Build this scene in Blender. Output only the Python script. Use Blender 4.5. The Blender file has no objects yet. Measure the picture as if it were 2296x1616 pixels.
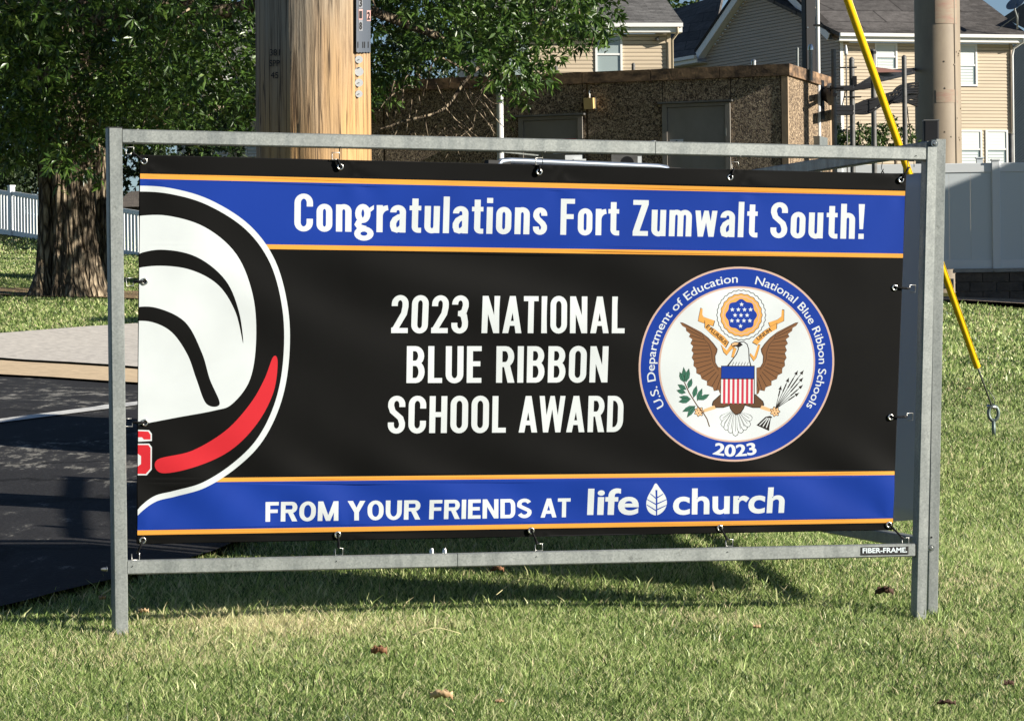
import bpy, bmesh, math, random, time
import numpy as np
from mathutils import Vector, Matrix, noise
from mathutils.geometry import delaunay_2d_cdt, tessellate_polygon

T0 = time.time()
S = bpy.context.scene
COL = S.collection
rnd = random.Random(7)

# ------------------------------------------------------------------ camera, sky, sun, exposure
W, HH, F = 2296.0, 1616.0, 7500.0          # measuring grid used for the survey of the photograph
EYE = 0.86                                  # eye height above the foot of the sign
ROLL = 0.012
cam_d = bpy.data.cameras.new('camera'); cam = bpy.data.objects.new('camera', cam_d); COL.objects.link(cam)
cam_d.sensor_width = 36; cam_d.lens = F / W * 36
cam_d.clip_start = 0.1; cam_d.clip_end = 6000
cam.location = (0, 0, EYE)
cam.rotation_euler = (Matrix.Rotation(math.radians(90), 3, 'X') @ Matrix.Rotation(-ROLL, 3, 'Z')).to_euler()
S.camera = cam

SUN_AZ, SUN_EL = 110.5, 22.3
wd = bpy.data.worlds.new('World'); S.world = wd; wd.use_nodes = True
nt = wd.node_tree; bg = nt.nodes['Background']
sky = nt.nodes.new('ShaderNodeTexSky'); sky.sky_type = 'NISHITA'; sky.sun_disc = False
sky.sun_elevation = math.radians(SUN_EL); sky.sun_rotation = math.radians(SUN_AZ)
sky.air_density = 0.75; sky.dust_density = 0.15; sky.ozone_density = 2.0
nt.links.new(sky.outputs[0], bg.inputs[0]); bg.inputs[1].default_value = 0.05
sun_d = bpy.data.lights.new('sun', 'SUN'); sun_d.energy = 5.0; sun_d.angle = math.radians(0.53); sun_d.color = (1.0, 0.93, 0.82)
sun = bpy.data.objects.new('sun', sun_d); COL.objects.link(sun)
_a, _e = math.radians(SUN_AZ), math.radians(SUN_EL)
SUNV = Vector((math.sin(_a) * math.cos(_e), math.cos(_a) * math.cos(_e), math.sin(_e)))
sun.rotation_euler = SUNV.to_track_quat('Z', 'Y').to_euler(); sun.location = SUNV * 60
S.view_settings.view_transform = 'Standard'; S.view_settings.look = 'None'
S.view_settings.gamma = 1.0; S.view_settings.use_curve_mapping = False
S.view_settings.exposure = 0.84
S.render.engine = 'CYCLES'
S.cycles.max_bounces = 6; S.cycles.transparent_max_bounces = 8

# ------------------------------------------------------------------ survey helpers
def ray(u, v):
    du, dv = u - W / 2, v - HH / 2
    return (du - ROLL * dv) / F, -(ROLL * du + dv) / F
def P(u, v, Y):
    a, b = ray(u, v)
    return Vector((a * Y, Y, b * Y + EYE))
class VP:
    """vertical plane through two ground points; pt() returns where a sight line meets it"""
    def __init__(s, A, B):
        s.A = Vector((A[0], A[1], 0)); s.B = Vector((B[0], B[1], 0))
        s.d = (s.B - s.A).normalized(); s.n = Vector((s.d.y, -s.d.x, 0))
        if s.n.y > 0: s.n = -s.n
        s.L = (s.B - s.A).length
    def pt(s, u, v, off=0.0):
        a, b = ray(u, v)
        D = Vector((a, 1, b)); A = s.A + s.n * off
        t = A.dot(s.n) / D.dot(s.n)
        q = D * t; q.z += EYE
        return q
    def at(s, k, z, off=0.0):
        q = s.A + s.d * k + s.n * off; q.z = z
        return q
    def st(s, u, v):
        q = s.pt(u, v); return (q - s.A).dot(s.d), q.z

# ------------------------------------------------------------------ ground height
KY = [0, 8, 11.1, 14, 20, 26, 28, 33, 42, 52, 57, 72, 77, 110, 200]
KZ = [-1.50, -1.03, -.848, -.69, -.36, -.245, -.15, .13, .65, 1.14, 1.32, 2.07, 2.72, 4.6, 5.0]
def gz(x, y):
    return float(gzn(np.array([x]), np.array([y]))[0])
def gzn(x, y):
    z = np.interp(y, KY, KZ)
    t = np.clip(x, -9, 9) * -0.041 * np.interp(y, [-50, 0, 11, 200], [1, 1, 1, .8])
    b = .012 * np.sin(x * 2.1 + y * .7) * np.sin(y * 1.3 - x * .5)
    return z + t + b + EYE

# ------------------------------------------------------------------ materials
MATS = {}
def mat(name, color=(.5, .5, .5), rough=.6, metal=0.0, spec=.5, bump=None, var=None, extra=None):
    m = bpy.data.materials.new(name); m.use_nodes = True; MATS[name] = m
    t = m.node_tree; b = t.nodes['Principled BSDF']
    b.inputs['Base Color'].default_value = (*color, 1); b.inputs['Roughness'].default_value = rough
    b.inputs['Metallic'].default_value = metal; b.inputs['Specular IOR Level'].default_value = spec
    tc = t.nodes.new('ShaderNodeTexCoord')
    if var:                     # (scale xyz, other colour, low, high, detail)
        sc, c2, lo, hi = var[:4]
        mp = t.nodes.new('ShaderNodeMapping'); mp.inputs['Scale'].default_value = sc
        n = t.nodes.new('ShaderNodeTexNoise'); n.inputs['Scale'].default_value = 1; n.inputs['Detail'].default_value = 6; n.inputs['Roughness'].default_value = .65
        r = t.nodes.new('ShaderNodeValToRGB'); r.color_ramp.elements[0].position = lo; r.color_ramp.elements[1].position = hi
        r.color_ramp.elements[0].color = (*color, 1); r.color_ramp.elements[1].color = (*c2, 1)
        t.links.new(tc.outputs['Object'], mp.inputs[0]); t.links.new(mp.outputs[0], n.inputs[0])
        t.links.new(n.outputs[0], r.inputs[0]); t.links.new(r.outputs[0], b.inputs['Base Color'])
    if bump:                    # (scale xyz, strength, distance)
        sc, st, ds = bump
        mp = t.nodes.new('ShaderNodeMapping'); mp.inputs['Scale'].default_value = sc
        n = t.nodes.new('ShaderNodeTexNoise'); n.inputs['Scale'].default_value = 1; n.inputs['Detail'].default_value = 5
        bn = t.nodes.new('ShaderNodeBump'); bn.inputs['Strength'].default_value = st; bn.inputs['Distance'].default_value = ds
        t.links.new(tc.outputs['Object'], mp.inputs[0]); t.links.new(mp.outputs[0], n.inputs[0])
        t.links.new(n.outputs[0], bn.inputs['Height']); t.links.new(bn.outputs[0], b.inputs['Normal'])
    if extra: extra(t, b, tc)
    return m

def N(t, kind, **kw):
    n = t.nodes.new(kind)
    for k, v in kw.items():
        if k in n.inputs: n.inputs[k].default_value = v
        else: setattr(n, k, v)
    return n
def ramp(t, src, stops):
    r = t.nodes.new('ShaderNodeValToRGB')
    while len(r.color_ramp.elements) < len(stops): r.color_ramp.elements.new(.5)
    for e, (p, c) in zip(r.color_ramp.elements, stops): e.position = p; e.color = (*c, 1)
    t.links.new(src, r.inputs[0]); return r
def mixc(t, fac, a, b, mode='MIX'):
    m = t.nodes.new('ShaderNodeMix'); m.data_type = 'RGBA'; m.blend_type = mode
    for s, v in ((m.inputs[0], fac), (m.inputs[6], a), (m.inputs[7], b)):
        if hasattr(v, 'is_output'): t.links.new(v, s)
        else: s.default_value = v if isinstance(v, float) else (*v, 1)
    return m.outputs[2]

# galvanised steel with spangle
def _galv(t, b, tc):
    v = N(t, 'ShaderNodeTexVoronoi', Scale=190.0); t.links.new(tc.outputs['Object'], v.inputs[0])
    n = N(t, 'ShaderNodeTexNoise', Scale=9.0, Detail=8.0, Roughness=.7); t.links.new(tc.outputs['Object'], n.inputs[0])
    r1 = ramp(t, v.outputs['Color'], [(0, (.20, .215, .21)), (1, (.30, .32, .31))])
    r2 = ramp(t, n.outputs[0], [(.3, (.80, .81, .81)), (.7, (1.12, 1.12, 1.10))])
    ns = N(t, 'ShaderNodeTexNoise', Scale=26.0, Detail=9.0, Roughness=.8); t.links.new(tc.outputs['Object'], ns.inputs[0])
    rs2 = ramp(t, ns.outputs[0], [(.30, (.45, .45, .44)), (.40, (1, 1, 1)), (.64, (1, 1, 1)), (.72, (1.55, 1.55, 1.5))])
    t.links.new(mixc(t, 1.0, mixc(t, 1.0, r1.outputs[0], r2.outputs[0], 'MULTIPLY'), rs2.outputs[0], 'MULTIPLY'), b.inputs['Base Color'])
    s = N(t, 'ShaderNodeTexNoise', Scale=1.0, Detail=4.0)
    mp = N(t, 'ShaderNodeMapping'); mp.inputs['Scale'].default_value = (30, 30, 3); t.links.new(tc.outputs['Object'], mp.inputs[0]); t.links.new(mp.outputs[0], s.inputs[0])
    r3 = ramp(t, s.outputs[0], [(.35, (.38, .38, .38)), (.7, (.62, .62, .62))]); t.links.new(r3.outputs[0], b.inputs['Roughness'])
M_galv = mat('galvanised_steel', rough=.5, metal=.45, extra=_galv)
M_zinc = mat('zinc_bolt', (.55, .55, .53), .3, .9)
M_chrome = mat('grommet_metal', (.75, .72, .66), .22, 1.0)
M_cord = mat('black_cord', (.010, .010, .011), .7, 0, .1)
M_darksteel = mat('dark_steel', (.014, .014, .016), .55, .0, .25)
M_hook = mat('wire_hook', (.42, .42, .40), .35, .9)

def cloth(name, c):
    def ex(t, b, tc):
        w = N(t, 'ShaderNodeTexNoise', Scale=420.0, Detail=2.0); t.links.new(tc.outputs['Object'], w.inputs[0])
        n = N(t, 'ShaderNodeTexNoise', Scale=2.6, Detail=5.0, Distortion=.6); t.links.new(tc.outputs['Object'], n.inputs[0])
        bn = N(t, 'ShaderNodeBump', Strength=.10, Distance=.002); t.links.new(w.outputs[0], bn.inputs['Height'])
        t.links.new(bn.outputs[0], b.inputs['Normal'])
        r = ramp(t, n.outputs[0], [(.3, tuple(x * .90 for x in c)), (.7, tuple(min(1, x * 1.06 + .001) for x in c))])
        t.links.new(r.outputs[0], b.inputs['Base Color'])
    return mat(name, c, .5, 0, .05, extra=ex)
PAL = dict(
    black=(.0040, .0040, .0038), blue=(.0075, .034, .245), gold=(.62, .29, .05), white=(.53, .57, .58), red=(.48, .022, .03),
    tan=(.46, .32, .26), brown=(.17, .082, .038), dark=(.02, .016, .014), ribbon=(.60, .30, .075), green=(.035, .13, .085), skin=(.60, .38, .20), redstripe=(.42, .035, .06), darkbrown=(.09, .048, .026))
PM = {k: cloth('print_' + k, v) for k, v in PAL.items()}
M_back = mat('banner_back', (.42, .45, .50), .6)

def _wood(t, b, tc):
    mp = N(t, 'ShaderNodeMapping'); mp.inputs['Scale'].default_value = (46, 46, 2.0); t.links.new(tc.outputs['Object'], mp.inputs[0])
    n = N(t, 'ShaderNodeTexNoise', Scale=1.0, Detail=8.0, Roughness=.7, Distortion=.4); t.links.new(mp.outputs[0], n.inputs[0])
    mp2 = N(t, 'ShaderNodeMapping'); mp2.inputs['Scale'].default_value = (5, 5, .9); t.links.new(tc.outputs['Object'], mp2.inputs[0])
    n2 = N(t, 'ShaderNodeTexNoise', Scale=1.0, Detail=5.0); t.links.new(mp2.outputs[0], n2.inputs[0])
    # weathered grey above, honey-coloured below, long dark checks
    sx = N(t, 'ShaderNodeSeparateXYZ'); t.links.new(tc.outputs['Object'], sx.inputs[0])
    z = N(t, 'ShaderNodeMapRange'); z.inputs['From Min'].default_value = 1.35; z.inputs['From Max'].default_value = 2.35; t.links.new(sx.outputs[2], z.inputs[0])
    ad = N(t, 'ShaderNodeMath', operation='ADD'); t.links.new(z.outputs[0], ad.inputs[0])
    sb = N(t, 'ShaderNodeMath', operation='MULTIPLY_ADD'); sb.inputs[1].default_value = 1.8; sb.inputs[2].default_value = -.9; t.links.new(n2.outputs[0], sb.inputs[0]); t.links.new(sb.outputs[0], ad.inputs[1])
    base = ramp(t, ad.outputs[0], [(.1, (.56, .34, .14)), (.45, (.46, .31, .17)), (.95, (.37, .31, .23))])
    gr = ramp(t, n.outputs[0], [(.33, (.28, .25, .22)), (.42, (.66, .63, .60)), (.5, (.90, .88, .86)), (.62, (1.0, 1.0, 1.0)), (.75, (1.25, 1.2, 1.12))])
    mp3 = N(t, 'ShaderNodeMapping'); mp3.inputs['Scale'].default_value = (26, 26, .75); t.links.new(tc.outputs['Object'], mp3.inputs[0])
    n3 = N(t, 'ShaderNodeTexNoise', Scale=1.0, Detail=3.0, Roughness=.5); t.links.new(mp3.outputs[0], n3.inputs[0])
    ck = ramp(t, n3.outputs[0], [(.0, (1, 1, 1)), (.478, (1, 1, 1)), (.494, (.10, .08, .06)), (.506, (.10, .08, .06)), (.522, (1, 1, 1))])
    grc = mixc(t, .9, gr.outputs[0], ck.outputs[0], 'MULTIPLY')
    t.links.new(mixc(t, .95, base.outputs[0], grc, 'MULTIPLY'), b.inputs['Base Color'])
    bn = N(t, 'ShaderNodeBump', Strength=.8, Distance=.008); t.links.new(n.outputs[0], bn.inputs['Height']); t.links.new(bn.outputs[0], b.inputs['Normal'])
M_wood = mat('weathered_pole_wood', rough=.8, extra=_wood)

def _bark(t, b, tc):
    mp = N(t, 'ShaderNodeMapping'); mp.inputs['Scale'].default_value = (16, 16, 3.2); t.links.new(tc.outputs['Object'], mp.inputs[0])
    v = N(t, 'ShaderNodeTexNoise', Scale=1.0, Detail=7.0, Roughness=.62, Distortion=1.2); t.links.new(mp.outputs[0], v.inputs[0])
    r = ramp(t, v.outputs[0], [(.36, (.09, .068, .047)), (.5, (.29, .23, .155)), (.68, (.48, .39, .27))])
    mp3 = N(t, 'ShaderNodeMapping'); mp3.inputs['Scale'].default_value = (15, 15, 3.6); t.links.new(tc.outputs['Object'], mp3.inputs[0])
    n3 = N(t, 'ShaderNodeTexVoronoi', Scale=1.0, feature='DISTANCE_TO_EDGE'); n4 = N(t, 'ShaderNodeTexNoise', Scale=9.0, Detail=3.0); t.links.new(tc.outputs['Object'], n4.inputs[0])
    t.links.new(mixc(t, .12, mp3.outputs[0], n4.outputs['Color'], 'ADD'), n3.inputs[0])
    ck = ramp(t, n3.outputs['Distance'], [(.0, (.10, .08, .06)), (.10, (.45, .42, .38)), (.25, (1.1, 1.1, 1.1))])
    t.links.new(mixc(t, .9, r.outputs[0], ck.outputs[0], 'MULTIPLY'), b.inputs['Base Color'])
    bn = N(t, 'ShaderNodeBump', Strength=1.0, Distance=.04); t.links.new(ck.outputs[0], bn.inputs['Height']); t.links.new(bn.outputs[0], b.inputs['Normal'])
M_bark = mat('bark', rough=.9, extra=_bark)

def leafmat(name, cols, rough=.38, trans=.35):
    m = bpy.data.materials.new(name); m.use_nodes = True; t = m.node_tree; b = t.nodes['Principled BSDF']; out = t.nodes['Material Output']
    a = N(t, 'ShaderNodeAttribute', attribute_name='tint')
    r = ramp(t, a.outputs['Fac'], cols)
    t.links.new(r.outputs[0], b.inputs['Base Color']); b.inputs['Roughness'].default_value = rough
    tr = N(t, 'ShaderNodeBsdfTranslucent'); t.links.new(r.outputs[0], tr.inputs[0])
    mx = N(t, 'ShaderNodeMixShader'); mx.inputs[0].default_value = trans
    t.links.new(b.outputs[0], mx.inputs[1]); t.links.new(tr.outputs[0], mx.inputs[2]); t.links.new(mx.outputs[0], out.inputs[0])
    return m
M_leaf = leafmat('oak_leaf', [(0, (.014, .034, .009)), (.5, (.046, .098, .016)), (.82, (.10, .175, .03)), (1, (.20, .25, .07))], .36, .14)
M_leafd = leafmat('dark_leaf', [(0, (.012, .026, .007)), (1, (.035, .065, .016))], .6, .15)
M_leaf2 = leafmat('shrub_leaf', [(0, (.03, .06, .014)), (1, (.10, .17, .035))], .5, .3)
M_grass = leafmat('grass_blade', [(0, (.045, .09, .02)), (.35, (.235, .34, .09)), (.7, (.50, .63, .21)), (.88, (.70, .70, .36)), (1, (.80, .66, .42))], .45, .24)

def _lawn(t, b, tc):
    n = N(t, 'ShaderNodeTexNoise', Scale=.35, Detail=6.0, Roughness=.6); t.links.new(tc.outputs['Object'], n.inputs[0])
    n2 = N(t, 'ShaderNodeTexNoise', Scale=9.0, Detail=8.0, Roughness=.8); t.links.new(tc.outputs['Object'], n2.inputs[0])
    r = ramp(t, n.outputs[0], [(.35, (.045, .065, .018)), (.5, (.08, .095, .03)), (.64, (.13, .11, .055))])
    r2 = ramp(t, n2.outputs[0], [(.35, (.45, .45, .42)), (.65, (1.3, 1.3, 1.2))])
    t.links.new(mixc(t, 1.0, r.outputs[0], r2.outputs[0], 'MULTIPLY'), b.inputs['Base Color'])
    bn = N(t, 'ShaderNodeBump', Strength=1.0, Distance=.05); t.links.new(n2.outputs[0], bn.inputs['Height']); t.links.new(bn.outputs[0], b.inputs['Normal'])
M_lawn = mat('lawn_soil', rough=.95, spec=.1, extra=_lawn)

def _asph(t, b, tc):
    mp = N(t, 'ShaderNodeMapping'); mp.inputs['Scale'].default_value = (9, 2.5, 5); mp.inputs['Rotation'].default_value = (0, 0, .1); t.links.new(tc.outputs['Object'], mp.inputs[0])
    n = N(t, 'ShaderNodeTexNoise', Scale=1.0, Detail=9.0, Roughness=.72); t.links.new(mp.outputs[0], n.inputs[0])
    n2 = N(t, 'ShaderNodeTexNoise', Scale=60.0, Detail=3.0); t.links.new(tc.outputs['Object'], n2.inputs[0])
    n3 = N(t, 'ShaderNodeTexNoise', Scale=.6, Detail=3.0); t.links.new(tc.outputs['Object'], n3.inputs[0])
    ml = N(t, 'ShaderNodeMath', operation='MULTIPLY_ADD'); ml.inputs[1].default_value = .55; ml.inputs[2].default_value = -.27; t.links.new(n3.outputs[0], ml.inputs[0])
    ad = N(t, 'ShaderNodeMath', operation='ADD'); t.links.new(n.outputs[0], ad.inputs[0]); t.links.new(ml.outputs[0], ad.inputs[1])
    r = ramp(t, ad.outputs[0], [(.5, (.019, .019, .021)), (.6, (.028, .028, .03)), (.65, (.15, .145, .13)), (.72, (.26, .25, .23))])
    r2 = ramp(t, n2.outputs[0], [(.3, (.7, .7, .7)), (.7, (1.25, 1.25, 1.25))])
    vc = N(t, 'ShaderNodeTexVoronoi', Scale=.55, feature='DISTANCE_TO_EDGE'); t.links.new(mixc(t, .35, tc.outputs['Object'], n.outputs['Color'], 'ADD'), vc.inputs[0])
    rc = ramp(t, vc.outputs['Distance'], [(.0, (.25, .25, .25)), (.012, (.35, .35, .35)), (.02, (1, 1, 1))])
    t.links.new(mixc(t, 1.0, mixc(t, 1.0, r.outputs[0], r2.outputs[0], 'MULTIPLY'), rc.outputs[0], 'MULTIPLY'), b.inputs['Base Color'])
    bn = N(t, 'ShaderNodeBump', Strength=.5, Distance=.01); t.links.new(n2.outputs[0], bn.inputs['Height']); t.links.new(bn.outputs[0], b.inputs['Normal'])
M_asph = mat('asphalt', rough=.85, spec=.25, extra=_asph)
M_conc = mat('pale_concrete', (.60, .56, .50), .9, var=((14, 14, 14), (.42, .39, .35), .42, .62), bump=((80, 80, 80), .4, .006))
M_gutter = mat('buff_concrete', (.64, .49, .31), .9, var=((12, 12, 12), (.50, .38, .24), .4, .6), bump=((60, 60, 60), .3, .004))
M_paint = mat('road_paint', (.62, .62, .60), .7, var=((20, 20, 20), (.25, .25, .25), .5, .75))
M_gravel = mat('gravel', (.42, .33, .24), .95, var=((26, 26, 26), (.16, .12, .09), .42, .6), bump=((30, 30, 30), 1.0, .04))
M_leafmulch = mat('dry_mulch', (.34, .23, .12), .95, var=((18, 18, 18), (.12, .08, .04), .42, .6), bump=((25, 25, 25), 1.0, .04))

def _agg(t, b, tc):
    n = N(t, 'ShaderNodeTexVoronoi', Scale=24.0); t.links.new(tc.outputs['Object'], n.inputs[0])
    nn = N(t, 'ShaderNodeTexNoise', Scale=32.0, Detail=4.0, Distortion=1.6); t.links.new(tc.outputs['Object'], nn.inputs[0])
    r = ramp(t, nn.outputs[0], [(.40, (.06, .042, .03)), (.5, (.28, .195, .12)), (.60, (.62, .47, .31))])
    t.links.new(r.outputs[0], b.inputs['Base Color'])
    bn = N(t, 'ShaderNodeBump', Strength=1.0, Distance=.045); t.links.new(nn.outputs[0], bn.inputs['Height']); t.links.new(bn.outputs[0], b.inputs['Normal'])
M_agg = mat('exposed_aggregate', rough=.9, extra=_agg)
M_cope = mat('coping_concrete', (.40, .25, .14), .9, var=((4, 4, 8), (.07, .045, .03), .30, .62), bump=((30, 30, 30), .3, .01))
M_pil = mat('pilaster_concrete', (.42, .30, .19), .9, var=((6, 6, 3), (.26, .19, .13), .4, .7))
M_door = mat('taupe_door_paint', (.26, .235, .205), .55, var=((3, 3, 2), (.21, .19, .165), .4, .7))
M_white = mat('white_vinyl', (.72, .75, .76), .35)
M_whitegrey = mat('white_vinyl_panel', (.62, .67, .69), .3)
M_trim = mat('white_trim', (.78, .78, .76), .45)
M_siding = mat('tan_siding', (.56, .46, .33), .6, var=((.6, .6, 3), (.51, .42, .30), .35, .65))
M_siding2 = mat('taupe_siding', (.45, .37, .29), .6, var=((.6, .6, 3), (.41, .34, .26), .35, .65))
def _shing(c1, c2):
    def ex(t, b, tc):
        br = N(t, 'ShaderNodeTexBrick', Scale=1.0); br.inputs['Brick Width'].default_value = .32; br.inputs['Row Height'].default_value = .145; br.inputs['Mortar Size'].default_value = .004
        br.inputs['Color1'].default_value = (*c1, 1); br.inputs['Color2'].default_value = (*c2, 1); br.inputs['Mortar'].default_value = (c1[0] * .35, c1[1] * .35, c1[2] * .35, 1)
        uv = N(t, 'ShaderNodeUVMap'); uv.uv_map = 'roof'; t.links.new(uv.outputs[0], br.inputs[0])
        n = N(t, 'ShaderNodeTexNoise', Scale=4.0, Detail=9.0, Roughness=.8); t.links.new(tc.outputs['Object'], n.inputs[0])
        r = ramp(t, n.outputs[0], [(.35, (.6, .6, .6)), (.65, (1.25, 1.25, 1.25))])
        t.links.new(mixc(t, 1.0, br.outputs[0], r.outputs[0], 'MULTIPLY'), b.inputs['Base Color'])
    return ex
M_shg = mat('grey_shingle', rough=.9, spec=.1, extra=_shing((.22, .215, .21), (.15, .147, .145)))
M_shd = mat('charcoal_shingle', rough=.9, spec=.1, extra=_shing((.135, .125, .12), (.085, .08, .077)))
M_glass = mat('window_glass', (.30, .36, .36), .08, 0, .8)
M_blind = mat('window_blind', (.66, .70, .68), .6)
M_steelgrey = mat('grey_conduit', (.15, .15, .145), .5, .2, var=((3, 3, 6), (.09, .085, .08), .4, .65))
M_whitepipe = mat('white_pipe', (.72, .72, .70), .4)
M_mono = mat('tan_monopole_paint', (.30, .245, .175), .6, var=((3, 3, 1.2), (.25, .20, .145), .4, .65))
M_monored = mat('faded_red_band', (.29, .17, .125), .7, var=((6, 6, 22), (.30, .24, .17), .32, .58))
M_yellow = mat('yellow_plastic', (.92, .58, .012), .35)
M_wire = mat('steel_cable', (.16, .17, .16), .5, .7)
M_castiron = mat('galvanised_eye', (.14, .18, .17), .5, .5)
M_stonewall = mat('dark_block', (.125, .105, .085), .95, var=((7, 7, 7), (.07, .06, .05), .4, .65), bump=((25, 25, 25), .8, .02))
M_wallcap = mat('wall_cap', (.36, .35, .32), .9, var=((9, 9, 9), (.27, .26, .24), .4, .6))
M_carpaint = mat('dark_blue_car_paint', (.02, .032, .06), .2, .3, .8)
M_carglass = mat('car_glass', (.012, .015, .018), .05, 0, .8)
M_rubber = mat('tyre_rubber', (.015, .015, .015), .8)
M_silver = mat('brushed_silver', (.42, .47, .55), .3, .8)
M_plate = mat('grey_tag_plate', (.14, .155, .18), .35, .4)
M_lampbox = mat('amber_lamp_box', (.70, .48, .20), .4)
M_dead = mat('dead_leaf', (.30, .15, .07), .7, var=((40, 40, 40), (.16, .07, .035), .4, .6))
M_deadpale = mat('pale_dead_leaf', (.58, .42, .24), .7, var=((40, 40, 40), (.40, .25, .13), .4, .6))
M_deaddark = mat('dark_dead_leaf', (.07, .035, .022), .8)
M_ink = mat('black_ink', (.008, .008, .008), .8)
M_stickw = mat('sticker_foil', (.70, .78, .82), .3, .3)
M_redtag = mat('red_tag_print', (.55, .07, .06), .6)
M_tab = mat('pink_tab', (.52, .30, .27), .6)
M_tabg = mat('grey_tab', (.22, .23, .25), .6)
M_paper = mat('paper_sign', (.60, .62, .66), .7)
M_straw = mat('dry_straw', (.55, .50, .26), .7)
M_darkwood = mat('dark_shed', (.035, .03, .027), .8)

# ------------------------------------------------------------------ object helpers
def tag(o, label=None, cat=None, group=None, kind=None):
    if label: o['label'] = label
    if cat: o['category'] = cat
    if group: o['group'] = group
    if kind: o['kind'] = kind
    return o
def thing(name, label, cat, loc, group=None):
    o = bpy.data.objects.new(name, None); COL.objects.link(o); o.location = loc; o.empty_display_size = .1
    return tag(o, label, cat, group)
def wloc(o):
    v = Vector((0, 0, 0))
    while o is not None: v += o.location; o = o.parent
    return v
class MB:
    def __init__(s): s.v = []; s.f = []; s.m = []
    def poly(s, pts, mi=0):
        k = len(s.v); s.v += [tuple(p) for p in pts]; s.f.append(tuple(range(k, k + len(pts)))); s.m.append(mi); return s
    def hexa(s, q, mi=0):     # 8 corners: bottom loop then top loop
        k = len(s.v); s.v += [tuple(p) for p in q]
        for f in ((0, 3, 2, 1), (4, 5, 6, 7), (0, 1, 5, 4), (1, 2, 6, 5), (2, 3, 7, 6), (3, 0, 4, 7)):
            s.f.append(tuple(k + i for i in f)); s.m.append(mi)
        return s
    def box(s, c, sx, sy, sz, ax=None, ay=None, az=None, mi=0):
        ax = Vector(ax or (1, 0, 0)) * sx / 2; ay = Vector(ay or (0, 1, 0)) * sy / 2; az = Vector(az or (0, 0, 1)) * sz / 2; c = Vector(c)
        return s.hexa([c - ax - ay - az, c + ax - ay - az, c + ax + ay - az, c - ax + ay - az, c - ax - ay + az, c + ax - ay + az, c + ax + ay + az, c - ax + ay + az], mi)
    def beam(s, a, b, wd, w, nd, d, ch=.0, mi=0):   # chamfered bar
        a, b, wd, nd = Vector(a), Vector(b), Vector(wd), Vector(nd)
        hw, hd = w / 2, d / 2
        if ch > 0: sec = [(-hw + ch, -hd), (hw - ch, -hd), (hw, -hd + ch), (hw, hd - ch), (hw - ch, hd), (-hw + ch, hd), (-hw, hd - ch), (-hw, -hd + ch)]
        else: sec = [(-hw, -hd), (hw, -hd), (hw, hd), (-hw, hd)]
        k = len(s.v); n = len(sec)
        for p in (a, b): s.v += [tuple(p + wd * x + nd * y) for x, y in sec]
        for i in range(n): s.f.append((k + i, k + (i + 1) % n, k + n + (i + 1) % n, k + n + i)); s.m.append(mi)
        s.f.append(tuple(k + i for i in reversed(range(n)))); s.f.append(tuple(k + n + i for i in range(n))); s.m += [mi, mi]
        return s
    def tube(s, path, r, n=10, cap=True, mi=0, closed=False):
        path = [Vector(p) for p in path]; m = len(path)
        rs = r if isinstance(r, (list, tuple)) else [r] * m
        k = len(s.v); up = None
        for i, p in enumerate(path):
            if closed: d = path[(i + 1) % m] - path[i - 1]
            else: d = path[min(i + 1, m - 1)] - path[max(i - 1, 0)]
            d.normalize()
            if up is None:
                up = Vector((0, 0, 1)) if abs(d.z) < .9 else Vector((1, 0, 0))
            a = d.cross(up).normalized(); b = a.cross(d).normalized(); up = b
            for j in range(n):
                t = 2 * math.pi * j / n
                s.v.append(tuple(p + (a * math.cos(t) + b * math.sin(t)) * rs[i]))
        for i in range(m if closed else m - 1):
            for j in range(n):
                i2 = (i + 1) % m
                s.f.append((k + i * n + j, k + i2 * n + j, k + i2 * n + (j + 1) % n, k + i * n + (j + 1) % n)); s.m.append(mi)
        if cap and not closed:
            s.f.append(tuple(k + j for j in range(n))); s.f.append(tuple(k + (m - 1) * n + j for j in reversed(range(n)))); s.m += [mi, mi]
        return s
    def prism(s, pts, off, mi=0):
        off = Vector(off); k = len(s.v); n = len(pts)
        s.v += [tuple(p) for p in pts] + [tuple(Vector(p) + off) for p in pts]
        s.f.append(tuple(range(k, k + n))); s.f.append(tuple(reversed(range(k + n, k + 2 * n)))); s.m += [mi, mi]
        for i in range(n): s.f.append((k + i, k + n + i, k + n + (i + 1) % n, k + (i + 1) % n)); s.m.append(mi)
        return s
    def build(s, name, mats, parent=None, smooth=False, autosmooth=None):
        o0 = wloc(parent) if parent is not None else Vector((0, 0, 0))
        me = bpy.data.meshes.new(name)
        me.from_pydata([tuple(Vector(v) - o0) for v in s.v], [], s.f)
        ml = mats if isinstance(mats, (list, tuple)) else [mats]
        for m in ml: me.materials.append(m)
        if len(ml) > 1: me.polygons.foreach_set('material_index', s.m)
        if smooth: me.polygons.foreach_set('use_smooth', [True] * len(me.polygons))
        me.update()
        if not s.flat_ok(): 
            bm = bmesh.new(); bm.from_mesh(me); bmesh.ops.recalc_face_normals(bm, faces=bm.faces); bm.to_mesh(me); bm.free()
        o = bpy.data.objects.new(name, me); COL.objects.link(o)
        if parent is not None: o.parent = parent
        if smooth and autosmooth: me.set_sharp_from_angle(angle=math.radians(autosmooth))
        return o
    keep = False
    def flat_ok(s): return s.keep
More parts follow.
